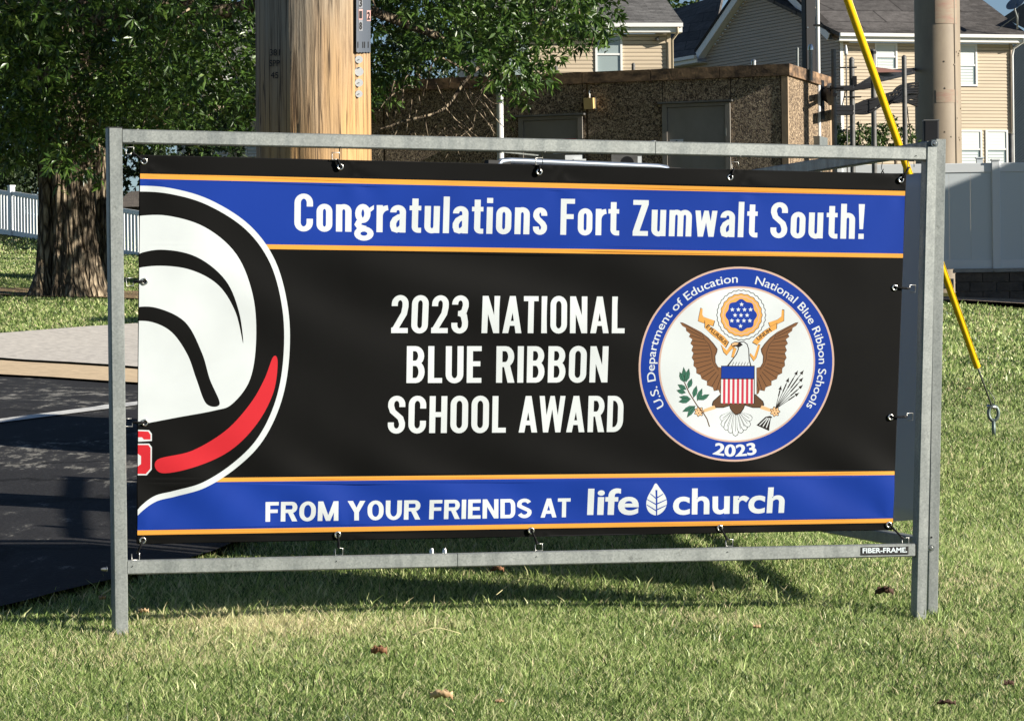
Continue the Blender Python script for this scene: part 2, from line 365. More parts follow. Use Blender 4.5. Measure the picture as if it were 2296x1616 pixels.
def npmesh(name, verts, faces, m, parent=None, attr=None, smooth=False):
    """fast mesh from numpy; faces = (n,k) array or list of such arrays"""
    me = bpy.data.meshes.new(name); o0 = wloc(parent) if parent is not None else Vector((0, 0, 0))
    verts = verts - np.array(o0)[None, :]
    if not isinstance(faces, list): faces = [faces]
    tot = np.concatenate([np.full(len(f), f.shape[1]) for f in faces]); idx = np.concatenate([f.ravel() for f in faces])
    me.vertices.add(len(verts)); me.vertices.foreach_set('co', verts.astype(np.float32).ravel())
    me.loops.add(len(idx)); me.loops.foreach_set('vertex_index', idx.astype(np.int32))
    me.polygons.add(len(tot)); st = np.concatenate([[0], np.cumsum(tot)[:-1]])
    me.polygons.foreach_set('loop_start', st.astype(np.int32)); me.polygons.foreach_set('loop_total', tot.astype(np.int32))
    if smooth: me.polygons.foreach_set('use_smooth', np.ones(len(tot), dtype=bool))
    me.update(calc_edges=True)
    if attr is not None:
        a = me.attributes.new('tint', 'FLOAT', 'POINT'); a.data.foreach_set('value', attr.astype(np.float32))
    me.materials.append(m)
    o = bpy.data.objects.new(name, me); COL.objects.link(o)
    if parent is not None: o.parent = parent
    return o
def dup(o, parent=None):
    c = o.copy(); COL.objects.link(c)
    if parent is not None: c.parent = parent
    for ch in list(o.children): dup(ch, c)
    return c

# ------------------------------------------------------------------ lettering outlines from the built-in font
_txt = {}
def glyph_loops(s):
    if s in _txt: return _txt[s]
    cu = bpy.data.curves.new('tmp', 'FONT'); cu.body = s; cu.resolution_u = 5
    o = bpy.data.objects.new('tmp', cu); COL.objects.link(o)
    dg = bpy.context.evaluated_depsgraph_get(); ev = o.evaluated_get(dg); me = ev.to_mesh()
    co = [(v.co.x, v.co.y) for v in me.vertices]
    ed = {}
    key = [(round(x, 4), round(y, 4)) for x, y in co]
    for p in me.polygons:
        vs = [key[i] for i in p.vertices]
        for a, b in zip(vs, vs[1:] + vs[:1]):
            if a == b: continue
            if (b, a) in ed: ed.pop((b, a))
            else: ed[(a, b)] = 1
    nx = {}
    for a, b in ed: nx.setdefault(a, []).append(b)
    loops = []
    while nx:
        st = next(iter(nx)); cur = st; lp = []
        while True:
            lst = nx.get(cur)
            if not lst: break
            n_ = lst.pop()
            if not lst: nx.pop(cur)
            lp.append(cur); cur = n_
            if cur == st: break
        if len(lp) > 2: loops.append(lp)
    ev.to_mesh_clear(); bpy.data.objects.remove(o); bpy.data.curves.remove(cu)
    # orient: filled side on the left => outward normal on the right
    _txt[s] = loops
    return loops
def area(lp): return .5 * sum(a[0] * b[1] - b[0] * a[1] for a, b in zip(lp, lp[1:] + lp[:1]))
def embolden(loops, ox, oy):
    if not (ox or oy): return loops
    # mesh faces may point either way: outer loops (largest) tell
    big = max(loops, key=lambda l: abs(area(l))); sg = 1 if area(big) > 0 else -1
    out = []
    for lp in loops:
        n = len(lp); q = []
        for i in range(n):
            a, b, c = lp[i - 1], lp[i], lp[(i + 1) % n]
            e1 = Vector((b[0] - a[0], b[1] - a[1])); e2 = Vector((c[0] - b[0], c[1] - b[1]))
            if e1.length < 1e-6 or e2.length < 1e-6: q.append(b); continue
            e1.normalize(); e2.normalize()
            n1 = Vector((e1.y, -e1.x)) * sg; n2 = Vector((e2.y, -e2.x)) * sg
            m = n1 + n2
            if m.length < .3: m = n1
            else: m = m / max(.45, (1 + n1.dot(n2)))
            q.append((b[0] + m.x * ox, b[1] + m.y * oy))
        out.append(q)
    return out
def bounds(loops):
    xs = [p[0] for l in loops for p in l]; ys = [p[1] for l in loops for p in l]
    return min(xs), max(xs), min(ys), max(ys)
CAPH = .6895
def layout(s, x0, x1, base, cap, bold=0.0, boldy=None, gap=0.0):
    """text between x0 and x1 with cap height cap on the baseline base (y up)"""
    # letter by letter so the strokes can be fattened and tracked
    loops = embolden(glyph_loops(s), bold, bold if boldy is None else boldy)
    a, b, _, _ = bounds(loops); by = bold if boldy is None else boldy
    k = cap / (CAPH + 2 * by); kx = (x1 - x0) / (b - a)
    return [[(x0 + (x - a) * kx, base + (y + by) * k) for x, y in l] for l in loops]

# condensed bold lettering drawn as fat strokes: every stroke is a polygon of its own
def _arc(cx, cy, rx, ry, a0, a1, n=9):
    return [(cx + rx * math.cos(math.radians(a0 + (a1 - a0) * i / n)), cy + ry * math.sin(math.radians(a0 + (a1 - a0) * i / n))) for i in range(n + 1)]
def _fat(path, tx, ty, closed=False):
    """offset a centre line; horizontal runs get thickness ty, vertical runs tx"""
    q = [path[0]]
    for p in path[1:]:
        if math.hypot(p[0] - q[-1][0], p[1] - q[-1][1]) > 1e-4: q.append(p)
    if closed and math.hypot(q[0][0] - q[-1][0], q[0][1] - q[-1][1]) < 1e-4: q.pop()
    path = q; n = len(path); Lf = []; Rt = []
    for i, p in enumerate(path):
        if closed: a, b = path[i - 1], path[(i + 1) % n]
        else: a, b = path[max(0, i - 1)], path[min(n - 1, i + 1)]
        d = Vector((b[0] - a[0], b[1] - a[1])).normalized(); nx_, ny_ = -d.y, d.x
        k = 1.0
        if (closed or 0 < i < n - 1):
            e = Vector((p[0] - path[i - 1][0], p[1] - path[i - 1][1])).normalized(); k = 1 / max(.5, e.dot(d))
        Lf.append((p[0] + nx_ * tx / 2 * k, p[1] + ny_ * ty / 2 * k)); Rt.append((p[0] - nx_ * tx / 2 * k, p[1] - ny_ * ty / 2 * k))
    if closed: return [[Lf, Rt]]
    return [[Lf + Rt[::-1]]]
def stroke_glyph(c, ws=1.0, t=.16, th=.135):
    """-> (advance width, list of shapes), cap height 1"""
    S_ = []; h = t / 2; g = th / 2; XH = .735
    def bar(x0, y0, x1, y1): S_.append([[(x0, y0), (x1, y0), (x1, y1), (x0, y1)]])
    def st(x, y0=0, y1=1): bar(x, y0, x + t, y1)
    def fat(p, cl=False): S_.extend(_fat(p, t, th, cl))
    def poly(*p): S_.append([list(p)])
    def ring(x0, y0, x1, y1, ry=None):
        cx = (x0 + x1) / 2; rx = (x1 - x0) / 2 - h; ry = min((y1 - y0) / 2 - g, ry or rx * 1.15)
        fat(_arc(cx, y1 - g - ry, rx, ry, 0, 180, 12) + _arc(cx, y0 + g + ry, rx, ry, 180, 360, 12), True)
    def gw(w): return w * ws
    if c == 'O' or c == '0': w = gw(.475 if c == 'O' else .445); ring(0, -.01, w, 1.01)
    elif c == 'C':
        w = gw(.47); rx = w / 2 - h; ry = rx * 1.15; cx = w / 2
        fat([(w - h, .665)] + _arc(cx, 1.01 - g - ry, rx, ry, 0, 180, 12) + _arc(cx, -.01 + g + ry, rx, ry, 180, 360, 12) + [(w - h, .335)])
    elif c == 'D':
        w = gw(.47); rx = w - h - t * .6; ry = .26; x0 = t * .6; st(0); fat([(x0, 1 - g), (w - h - ry * .75, 1 - g)] + _arc(w - h - ry * .75, 1 - g - ry, ry * .75, ry, 90, 0, 7) + _arc(w - h - ry * .75, g + ry, ry * .75, ry, 0, -90, 7) + [(x0, g)])
    elif c in 'BRP':
        w = gw(.475); st(0); r1 = .14; x0 = t * .6
        yb = .47 if c == 'B' else .43
        def bowl(y0, y1, xr):
            ry = (y1 - y0) / 2 - g; rx = min(ry * .85, .15 * ws ** .5)
            fat([(x0, y1 - g), (xr - h - rx, y1 - g)] + _arc(xr - h - rx, y1 - g - ry, rx, ry, 90, -90, 10) + [(x0, y0 + g)])
        if c == 'B': bowl(yb, 1, w * .965); bowl(0, yb + th * .95, w)
        else:
            bowl(yb - .0, 1, w)
            if c == 'R': poly((w * .40, yb + .08), (w * .40 + t * 1.05, yb + .08), (w + .015, 0), (w - t * 1.05, 0))
    elif c == 'E': w = gw(.39); st(0); bar(t * .9, 1 - th, w, 1); bar(t * .9, .5 - th / 2 + .02, w * .92, .5 + th / 2 + .02); bar(t * .9, 0, w, th)
    elif c == 'F': w = gw(.385); st(0); bar(t * .9, 1 - th, w, 1); bar(t * .9, .44, w * .93, .44 + th)
    elif c == 'L': w = gw(.375); st(0); bar(t * .9, 0, w, th)
    elif c == 'I': w = t; st(0)
    elif c == 'T': w = gw(.42); st(w / 2 - h, 0, 1); bar(0, 1 - th, w, 1)
    elif c == 'H': w = gw(.475); st(0); st(w - t); bar(t * .9, .5 - th / 2, w - t * .9, .5 + th / 2)
    elif c == 'N': w = gw(.495); st(0); st(w - t); poly((0, 1), (t * 1.02, 1), (w, 0), (w - t * 1.02, 0))
    elif c == 'M': w = gw(.60); st(0); st(w - t); poly((0, 1), (t * 1.08, 1), (w / 2 + t * .45, 0), (w / 2 - t * .45, 0)); poly((w, 1), (w - t * 1.08, 1), (w / 2 - t * .45, 0), (w / 2 + t * .45, 0))
    elif c == 'Y': w = gw(.52); st(w / 2 - h, 0, .5); poly((0, 1), (t * 1.15, 1), (w / 2 + h, .42), (w / 2 - h, .42)); poly((w, 1), (w - t * 1.15, 1), (w / 2 - h, .42), (w / 2 + h, .42))
    elif c == 'A': w = gw(.535); poly((0, 0), (t * 1.02, 0), (w / 2 + t * .52, 1), (w / 2 - t * .52, 1)); poly((w, 0), (w - t * 1.02, 0), (w / 2 - t * .52, 1), (w / 2 + t * .52, 1)); bar(w * .2, .2, w * .8, .2 + th * .95)
    elif c == 'W' or c == 'w':
        H_ = 1 if c == 'W' else XH; w = gw(.75 if c == 'W' else .62); q = w * .26; e = t * .92
        poly((0, H_), (e, H_), (q + e * .5, 0), (q - e * .5, 0)); poly((w, H_), (w - e, H_), (w - q - e * .5, 0), (w - q + e * .5, 0))
        poly((w / 2 - e * .42, H_), (w / 2 + e * .42, H_), (q + e * .5, 0), (q - e * .5, 0)); poly((w / 2 + e * .42, H_), (w / 2 - e * .42, H_), (w - q - e * .5, 0), (w - q + e * .5, 0))
    elif c == 'Z': w = gw(.42); bar(0, 1 - th, w, 1); bar(0, 0, w, th); poly((0, th * .9), (t * 1.15, th * .9), (w, 1 - th * .9), (w - t * 1.15, 1 - th * .9))
    elif c == 'U': w = gw(.47); rx = w / 2 - h; ry = rx * 1.15; fat([(h, 1), (h, .6)] + _arc(w / 2, -.01 + g + ry, rx, ry, 180, 360, 12) + [(w - h, .6), (w - h, 1)])
    elif c in 'Ss':
        H_ = 1.01 if c == 'S' else XH + .01; w = gw(.46 if c == 'S' else .375); rx = w / 2 - h; lo = -.01; k = H_
        ry = min(rx * 1.1, .212) if c == 'S' else min(rx * 1.2, .14); cx = w / 2; a0 = 0 if ws < 1.3 else 22
        yt = H_ - g - ry; yb2 = lo + g + ry; m = (yt + yb2) / 2
        fat(([(w - h, yt - (.07 if c == 'S' else .03))] if not a0 else []) + _arc(cx, yt, rx, ry, a0, 180, 12) + [(h, yt - .05 * k), (h + .1 * w, m + .09 * k), (cx, m), (w - h - .1 * w, m - .09 * k), (w - h, yb2 + .05 * k)] + _arc(cx, yb2, rx, ry, 0, -180 + a0, 12) + ([(h, yb2 + (.07 if c == 'S' else .03))] if not a0 else []))
    elif c == '2':
        w = gw(.445); rx = w / 2 - h; ry = rx * 1.15; cx = w / 2; yt = 1.01 - g - ry
        fat([(h, yt - .06)] + _arc(cx, yt, rx, ry, 180, 0, 12) + [(w - h, yt - .08), (w - h - .03, .52), (h + .03, .12)]); bar(0, 0, w, th); poly((0, 0), (t, 0), (t * 1.0, .2), (0, .14))
    elif c == '3':
        w = gw(.445); rx = w / 2 - h; cx = w / 2; ry = rx * 1.12; yt = 1.01 - g - ry; yb2 = -.01 + g + ry
        fat([(h, yt - .02)] + _arc(cx, yt, rx, ry, 180, 0, 12) + [(w - h, yt - .06), (w - h - .04, .58), (cx, .525)]); fat([(cx, .525), (w - h - .04, .47), (w - h, yb2 + .08)] + _arc(cx, yb2, rx, ry, 0, -180, 12) + [(h, yb2 + .06)]); bar(cx - t * .35, .525 - g, cx + t * .35, .525 + g)
    elif c == '!': w = t * 1.05; poly((0, 1), (w, 1), (w * .8, .28), (w * .2, .28)); bar(w * .06, 0, w * .94, th * 1.1)
    elif c == 'o': w = gw(.40); ring(0, -.01, w, XH + .01)
    elif c in 'nhmur':
        w = gw({'n': .395, 'h': .395, 'm': .625, 'u': .395, 'r': .30}[c])
        if c == 'u':
            rx = w / 2 - h; ry = rx * 1.1; st(w - t, 0, XH); fat([(h, XH), (h, .4)] + _arc(w / 2, -.01 + g + ry, rx, ry, 180, 350, 12))
        elif c == 'r':
            st(0, 0, XH); rx = w - h - t * .1; fat(_arc(w + .0, .43, w - h, XH - .43 - g, 170, 92, 8))
        else:
            st(0, 0, 1 if c == 'h' else XH); ww = w if c != 'm' else (w + t) / 2; rx = ww / 2 - h; ry = rx * 1.1
            for x0 in ([0] if c != 'm' else [0, ww - t]): fat(_arc(x0 + ww / 2, XH + .01 - g - ry, rx, ry, 170, 0, 12) + [(x0 + ww - h, .35), (x0 + ww - h, 0)])
    elif c == 'l': w = t; st(0)
    elif c == 'i': w = t; st(0, 0, XH); bar(0, .845, t, .985)
    elif c == 't':
        w = gw(.30); x0 = w * .22; bar(0, XH - th * .92, w, XH); r = .085; fat([(x0 + h, .93), (x0 + h, .3)] + _arc(x0 + h + r, g + r * 1.1, r, r * 1.1, 180, 270, 6) + [(w + .01, g)])
    elif c == 'a':
        w = gw(.405); rx = w / 2 - h; ry = rx * 1.0; st(w - t, 0, .45)
        fat([(h, XH - .19)] + _arc(w / 2, XH + .01 - g - ry, rx, ry, 180, 0, 12) + [(w - h, .35)])
        fat([(w - h, .445), (w * .55, .425), (h + .05, .36), (h, .26), (h, .17), (h + .03, .08), (w * .42, g - .005), (w * .62, .09), (w - h, .17)])
    elif c == 'g':
        w = gw(.46); wr = w * .86; cy0 = .255
        fat(_arc(wr / 2, (XH + cy0) / 2 + .005, wr / 2 - h, (XH - cy0) / 2 - g * .9 + .01, 0, 360, 20)[:-1], True)
        poly((wr * .78, XH - .12), (w + .02, XH - .0), (w + .02, XH - th * .85), (wr * .9, XH - .22))
        fat([(wr * .28, .29), (wr * .1 + h * .4, .2), (wr * .3, .125), (wr * .7, .095)]); fat(_arc(w / 2 - .0, -.045, w / 2 - h * .75, .125, 0, 360, 20)[:-1], True)
    else: w = gw(.3)
    return w, S_
def stroke_text(s, ws=1.0, t=.16, th=.135, gap=.092):
    x = 0; out = []
    for i, c in enumerate(s):
        if i: x += gap * (.55 if (s[i - 1] in 'AWTYLr' and c in 'AWTYtaw') else 1)
        w, sh = stroke_glyph(c, ws, t, th)
        out += [[[(px_ + x, py_) for px_, py_ in l] for l in shp] for shp in sh]; x += w
    return x, out

# =================================================================== THE SIGN
fA = P(262, 850, 10.65); fB = P(2070, 850, 11.6)
FP = VP((fA.x, fA.y), (fB.x, fB.y))
def fpt(u, v, off=0.0): return FP.pt(u, v, off)
LZ = FP.d; NZ = FP.n
TB = .045
sign = thing('sign_frame', 'front galvanised steel frame holding the congratulations banner on the lawn', 'sign frame', (fA.x, fA.y, gz(fA.x, fA.y)), 'square tube frames of the V shaped sign')
def fbeam(name, a, b, w, dirw, ch=.004, parent=sign, d=TB):
    return MB().beam(a, b, dirw, w, NZ, d, ch).build(name, M_galv, parent)
# posts
lt, lb = fpt(255, 288), fpt(269.3, 1426)
rt, rb = fpt(2084, 331), fpt(2058.8, 1396)
fbeam('post', lb, lt, .0455, LZ); fbeam('post', rb, rt, .042, LZ)
def rail(u0, v0, u1, v1, seam, hw=.045):
    a, b = fpt(u0, v0), fpt(u1, v1); m = a.lerp(b, (seam - u0) / (u1 - u0))
    g = (b - a).normalized()
    up = NZ.cross(g).normalized()
    if up.z < 0: up = -up
    fbeam('rail', a, m - g * .0012, hw, up, d=TB - .003); fbeam('rail', m + g * .0012, b, hw, up, d=TB - .003)
    MB().beam(m - g * .06, m + g * .06, up, hw - .006, NZ, TB - .009).build('rail_sleeve', M_galv, sign)
    return up, g
up_t, g_t = rail(271.5, 306.5, 2070, 346, 1430)
up_b, g_b = rail(283, 1271, 2046, 1232, 986)
def bolt(p, ax, parent, r=.007, h=.012, washer=True):
    mb = MB(); mb.tube([p, Vector(p) + ax * h * .5, Vector(p) + ax * h], [r, r, r * .55], 10)
    if washer: mb.tube([p, Vector(p) + ax * .002], r * 1.5, 12)
    return mb.build('bolt', M_zinc, parent, smooth=True, autosmooth=40)
for u in (968, 997): bolt(fpt(u, 1242) + up_b * .0, Vector((0, 0, 1)), sign, .008, .020)
for u in (1392, 1465): bolt(fpt(u, 318) , Vector((0, 0, 1)), sign, .007, .004)
bolt(fpt(240, 1275), -LZ, sign, .006, .02)
MB().beam(lt + Vector((0, 0, .0)), lt + Vector((0, 0, .003)), LZ, .047, NZ, .047).build('post_cap', M_darksteel, sign)
# maker's sticker
def flat_text(name, loops, place, m, parent, mats=None):
    """triangulate flat lettering; place maps (x, y) to a point"""
    pts = []; edges = []
    for l in loops:
        k = len(pts); pts += [Vector(p) for p in l]; edges += [(k + i, k + (i + 1) % len(l)) for i in range(len(l))]
    vo, eo, fo = delaunay_2d_cdt(pts, edges, [], 0, 1e-7)[:3]
    c = np.array([[(vo[f[0]][i] + vo[f[1]][i] + vo[f[2]][i]) / 3 for i in (0, 1)] for f in fo])
    ins = inside(c, loops)
    mb = MB(); mb.keep = True; mb.v = [tuple(place(v[0], v[1])) for v in vo]; mb.f = [tuple(f) for f, k in zip(fo, ins) if k]; mb.m = [0] * len(mb.f)
    return mb.build(name, m, parent)
def inside(c, loops):
    r = np.zeros(len(c), dtype=bool)
    for l in loops:
        L = np.array(l); x0, y0 = L[:, 0], L[:, 1]; x1, y1 = np.roll(x0, -1), np.roll(y0, -1)
        sel = np.where((c[:, 0] >= x0.min()) & (c[:, 0] <= x0.max()) & (c[:, 1] >= y0.min()) & (c[:, 1] <= y0.max()))[0]
        if not len(sel): continue
        cx, cy = c[sel, 0][:, None], c[sel, 1][:, None]
        cr = ((y0[None] > cy) != (y1[None] > cy))
        with np.errstate(divide='ignore', invalid='ignore'):
            xx = x0[None] + (cy - y0[None]) / (y1 - y0)[None] * (x1 - x0)[None]
        if len(loops) == 1:      # one outline: winding rule, so tight bends stay filled
            sg = np.where(y1 > y0, 1, -1)[None]; r[sel] |= (np.sum((cr & (cx < xx)) * sg, axis=1) != 0)
        else: r[sel] ^= (np.sum(cr & (cx < xx), axis=1) % 2 == 1)
    return r
so = TB / 2 + .0008
q = [fpt(1931, 1244, so), fpt(2037, 1242, so), fpt(2037, 1224, so), fpt(1931, 1226, so)]
stk = MB().prism(q, -NZ * .0007).build('maker_sticker', M_ink, sign)
lp = layout('FIBER-FRAME.', 0, 100, 0, 11.5, .03)
flat_text('lettering', lp, lambda x, y: fpt(1934 + x * 1.0, 1239.5 - x * .018 - y, so + .0012), M_stickw, stk)

# ------------------------------------------------------------------ banner
# homography: design (0..2.44, 0..1.22, y up) -> survey grid
cor = [((0, 1.22), (313.8, 348.8)), ((2.44, 1.22), (2031, 391)), ((0, 0), (307.3, 1218)), ((2.44, 0), (2000.5, 1186.5))]
A_ = []; B_ = []
for (x, y), (u, v) in cor:
    A_.append([x, y, 1, 0, 0, 0, -u * x, -u * y]); B_.append(u); A_.append([0, 0, 0, x, y, 1, -v * x, -v * y]); B_.append(v)
h = np.linalg.solve(np.array(A_), np.array(B_)); Hm = np.array([[h[0], h[1], h[2]], [h[3], h[4], h[5]], [h[6], h[7], 1]]); Hi = np.linalg.inv(Hm)
def hom(M, x, y):
    w = M[2, 0] * x + M[2, 1] * y + M[2, 2]
    return (M[0, 0] * x + M[0, 1] * y + M[0, 2]) / w, (M[1, 0] * x + M[1, 1] * y + M[1, 2]) / w
def D2(u, v): return hom(Hi, u, v)
def dl(pts): return [D2(*p) for p in pts]
layers = []          # (loops in design metres, colour)
def add(col, *loops): layers.append((list(loops), col))
def smooth_loop(pts, n=6):
    out = []; m = len(pts)
    for i in range(m):
        p0, p1, p2, p3 = [Vector(pts[(i + k) % m]) for k in (-1, 0, 1, 2)]
        for j in range(n):
            t = j / n
            q = .5 * ((2 * p1) + (-p0 + p2) * t + (2 * p0 - 5 * p1 + 4 * p2 - p3) * t * t + (-p0 + 3 * p1 - 3 * p2 + p3) * t ** 3)
            out.append((q.x, q.y))
    return out
def stripe(vl, vr, half=5.0, u0=None):
    """horizontal stripe centred at v=vl on the left edge and v=vr on the right edge"""
    xl, yl = D2(311, vl); xr, yr = D2(2015, vr); hh = half * 1.22 / 835
    x0 = 0 if u0 is None else D2(u0, (vl + vr) / 2)[0]
    y = lambda x: yl + (yr - yl) * (x / 2.44)
    return [(x0, y(x0) - hh), (2.44, y(2.44) - hh), (2.44, y(2.44) + hh), (x0, y(x0) + hh)]
t1, t2 = stripe(395.5, 433.5, 5.5), stripe(549, 573.5, 5.0)
b1, b2 = stripe(1077, 1060, 4.6), stripe(1193.5, 1166, 5.2)
EPS = .0004
add('blue', [(0, t2[0][1]), (2.44, t2[1][1]), (2.44, t1[1][1]), (0, t1[0][1])])
add('blue', [(0, b2[0][1]), (2.44, b2[1][1]), (2.44, b1[1][1]), (0, b1[0][1])])
for s_ in (t1, t2, b1, b2): add('gold', s_)
# plain rounded emblem that stands in for the printed mascot: same size and colours, no figure
def arcpts(pts): return smooth_loop(pts, 7)
outer = [(180, 440), (240, 424), (300, 417), (380, 422), (470, 448), (560, 505), (618, 585), (645, 690), (648, 800), (630, 900), (590, 985), (530, 1048), (460, 1092), (395, 1112), (345, 1126), (300, 1162), (240, 1230), (180, 1300)]
def inset(pts, d):
    c = Vector((290, 800)); out = []
    for p in pts:
        q = Vector(p) - c
        out.append(tuple(c + q * (1 - d / q.length)))
    return out
def clip0(lp):
    return [(max(EPS * 0, x), min(1.22, max(0, y))) for x, y in lp]
def emb(col, pts, sm=True):
    l = dl(smooth_loop(pts, 7) if sm else pts); add(col, [(max(0.0, x), y) for x, y in l])
closing = [(250, 1180), (250, 400)]
def blob(d): return inset(outer, d)
emb('white', blob(0)); emb('black', blob(13))
emb('white', [(200, 500), (250, 490), (300, 485), (375, 484), (460, 510), (530, 570), (566, 660), (574, 760), (560, 850), (520, 905), (480, 920), (400, 935), (310, 952), (250, 962), (200, 970)])
emb('black', [(230, 590), (290, 574), (360, 560), (440, 576), (505, 628), (536, 700), (545, 770), (528, 700), (490, 640), (430, 606), (360, 596), (290, 604), (230, 620)])
emb('black', [(230, 700), (290, 690), (350, 690), (415, 722), (452, 790), (470, 850), (492, 905), (462, 905), (440, 850), (420, 795), (385, 745), (340, 722), (290, 720), (230, 725)])
emb('red', [(612, 800), (622, 812), (612, 880), (575, 950), (515, 1010), (440, 1045), (362, 1060), (352, 1030), (430, 1010), (505, 965), (560, 905), (592, 850)])
# cropped block letter at the left edge
emb('white', [(309.5, 963), (334, 964), (340, 972), (340, 988), (309.5, 990)], False); emb('red', [(309.5, 966), (332, 967), (337, 974), (337, 985), (322, 985), (318, 980), (309.5, 980)], False)
emb('white', [(309, 994), (334, 994), (340, 1002), (340, 1052), (329, 1065), (309, 1065)], False); emb('red', [(309, 997), (332, 997), (337, 1004), (337, 1050), (327, 1062), (309, 1062), (309, 1045), (316, 1040), (316, 1022), (309, 1017)], False)
# lettering
def words(row, base_l, base_r, cap, bold=None, boldy=None, ul=None, ur=None, col='white', ws=1.0, t=.16, th=.135, gap=.092):
    """row = [(word, u0, u1)], baseline given in survey v at both ends; bold=None draws the fat-stroke lettering"""
    ul = ul or row[0][1]; ur = ur or row[-1][2]
    xa, ya = D2(ul, base_l); xb, yb = D2(ur, base_r)
    for wd_, u0, u1 in row:
        x0 = D2(u0, base_l)[0]; x1 = D2(u1, base_l)[0]
        pos = lambda x, y: (x0 + x, ya + (yb - ya) * ((x0 + x - xa) / (xb - xa)) + y)
        if bold is None:
            n_, shp = stroke_text(wd_, ws, t, th, gap); k = (x1 - x0) / n_
            for sh_ in shp: add(col, *[[pos(x * k, y * cap) for x, y in l] for l in sh_])
        else:
            lps = layout(wd_, 0, x1 - x0, 0, cap, bold, boldy)
            add(col, *[[pos(x, y) for x, y in l] for l in lps])
SC = 1.22 / 835
words([('Congratulations', 660, 1227), ('Fort', 1257, 1387), ('Zumwalt', 1418, 1697), ('South!', 1727, 1937)], 518, 536, 80.5 * SC)
words([('2023', 878, 1050), ('NATIONAL', 1081, 1400)], 746.5, 747, 83 * SC)
words([('BLUE', 912, 1080), ('RIBBON', 1113, 1362)], 858.5, 857, 82 * SC)
words([('SCHOOL', 870, 1134), ('AWARD', 1163, 1397)], 971, 968, 82.5 * SC)
words([('FROM', 595, 758), ('YOUR', 779, 942), ('FRIENDS', 962, 1193), ('AT', 1213, 1280)], 1169, 1159, 43.5 * SC, ws=1.8, t=.245, th=.178, gap=.11)
words([('life', 1318, 1432)], 1154, 1153.5, 61 * SC, .024, .022)
words([('church', 1508, 1757)], 1153.5, 1149, 61 * SC, .024, .022)
# leaf mark
leafo = [(1471, 1083), (1480, 1094), (1492, 1112), (1495, 1128), (1489, 1143), (1477, 1153), (1466, 1154), (1454, 1146), (1449, 1131), (1452, 1114), (1463, 1095)]
add('white', dl(smooth_loop(leafo, 4)))
for a, b, w in (((1472, 1098), (1472, 1156), 2.2), ((1472, 1118), (1458, 1106), 1.3), ((1472, 1131), (1449, 1118), 1.3), ((1472, 1116), (1487, 1107), 1.3), ((1473, 1129), (1495, 1119), 1.3), ((1472, 1145), (1450, 1131), 1.3), ((1473, 1142), (1494, 1132), 1.3)):
    a, b = Vector(a), Vector(b); n_ = (b - a).normalized(); n_ = Vector((-n_.y, n_.x)) * w
    add('blue', dl([a + n_, b + n_ * .6, b - n_ * .6, a - n_]))
# ---- round seal
cxs, cys = D2(1653, 817)
RX = (D2(1867, 817)[0] - D2(1439, 817)[0]) / 2; RY = (D2(1653, 595)[1] - D2(1653, 1040)[1]) / 2
RS = (RX + RY) / 2
def circ(r, n=96): return [(cxs + r * RS * math.cos(2 * math.pi * i / n), cys + r * RS * math.sin(2 * math.pi * i / n)) for i in range(n)]
add('tan', circ(1)); add('blue', circ(.980)); add('tan', circ(.80)); add('white', circ(.782))
def ring_text(s, a0, a1, rb, cap, bold, inward=False, col='white'):
    """letters on the ring from angle a0 to a1 (degrees, clockwise from top)"""
    loops = embolden(glyph_loops(s), bold, bold * .6); a, b, _, _ = bounds(loops); k = cap / CAPH
    out = []
    for l in loops:
        q = []
        for x, y in l:
            t = math.radians(a0 + (a1 - a0) * (x - a) / (b - a)); r = (rb - y * k) if inward else (rb + y * k)
            q.append((cxs + math.sin(t) * r * RS, cys + math.cos(t) * r * RS))
        out.append(q)
    add(col, *out)
ring_text('U.S. Department of Education', -120, -1.5, .838, .083, .006)
ring_text('National Blue Ribbon Schools', 10.5, 121, .838, .083, .006)
ring_text('2023', 194, 166, .945, .118, .036, True)
# seal artwork, measured in a 1405x1616 close-up grid
def G(pts): return dl([((1820 + x / 3.5125) / 1.2173, (770 + y / 3.5125) / 1.2173) for x, y in pts])
def ga(col, pts, sm=0): add(col, G(smooth_loop(pts, sm) if sm else pts))
def gline(col, a, b, w):
    a, b = Vector(a), Vector(b); n_ = (b - a)
    if n_.length < 1e-3: return
    n_.normalize(); n_ = Vector((-n_.y, n_.x)) * w / 2
    ga(col, [a + n_, b + n_, b - n_, a - n_])
def gpath(col, pts, w):
    L = []; R = []
    for i, p in enumerate(pts):
        a = Vector(pts[max(0, i - 1)]); b = Vector(pts[min(len(pts) - 1, i + 1)]); d = (b - a).normalized(); n_ = Vector((-d.y, d.x)) * w / 2
        L.append(tuple(Vector(p) + n_)); R.append(tuple(Vector(p) - n_))
    ga(col, L + R[::-1])
cc = (712, 316)
def gcirc(col, r, lob=0, amp=0, n=120, c=cc, ph=0): ga(col, [(c[0] + (r + amp * math.cos(lob * t + ph)) * math.cos(t), c[1] + (r + amp * math.cos(lob * t + ph)) * math.sin(t) * 1.02) for t in [2 * math.pi * i / n for i in range(n)]])
gcirc('dark', 236, 30, 4, 180); gcirc('white', 229, 30, 4, 180)
gcirc('darkbrown', 202, 20, 4, 120); gcirc('ribbon', 196, 20, 4, 120); gcirc('tan', 178, 20, 3); gcirc('ribbon', 168, 20, 3)
gcirc('blue', 143, 8, 9, 120, ph=math.pi / 8 * 0)
def star(x, y, r):
    ga('white', [(x + (r if i % 2 == 0 else r * .42) * math.sin(math.pi * i / 5), y - (r if i % 2 == 0 else r * .42) * math.cos(math.pi * i / 5)) for i in range(10)])
for yy, xx in ((213, (717,)), (263, (627, 685, 745, 803)), (317, (653, 710, 769)), (369, (621, 680, 738, 795)), (421, (705,))):
    for x in xx: star(x, yy, 23)
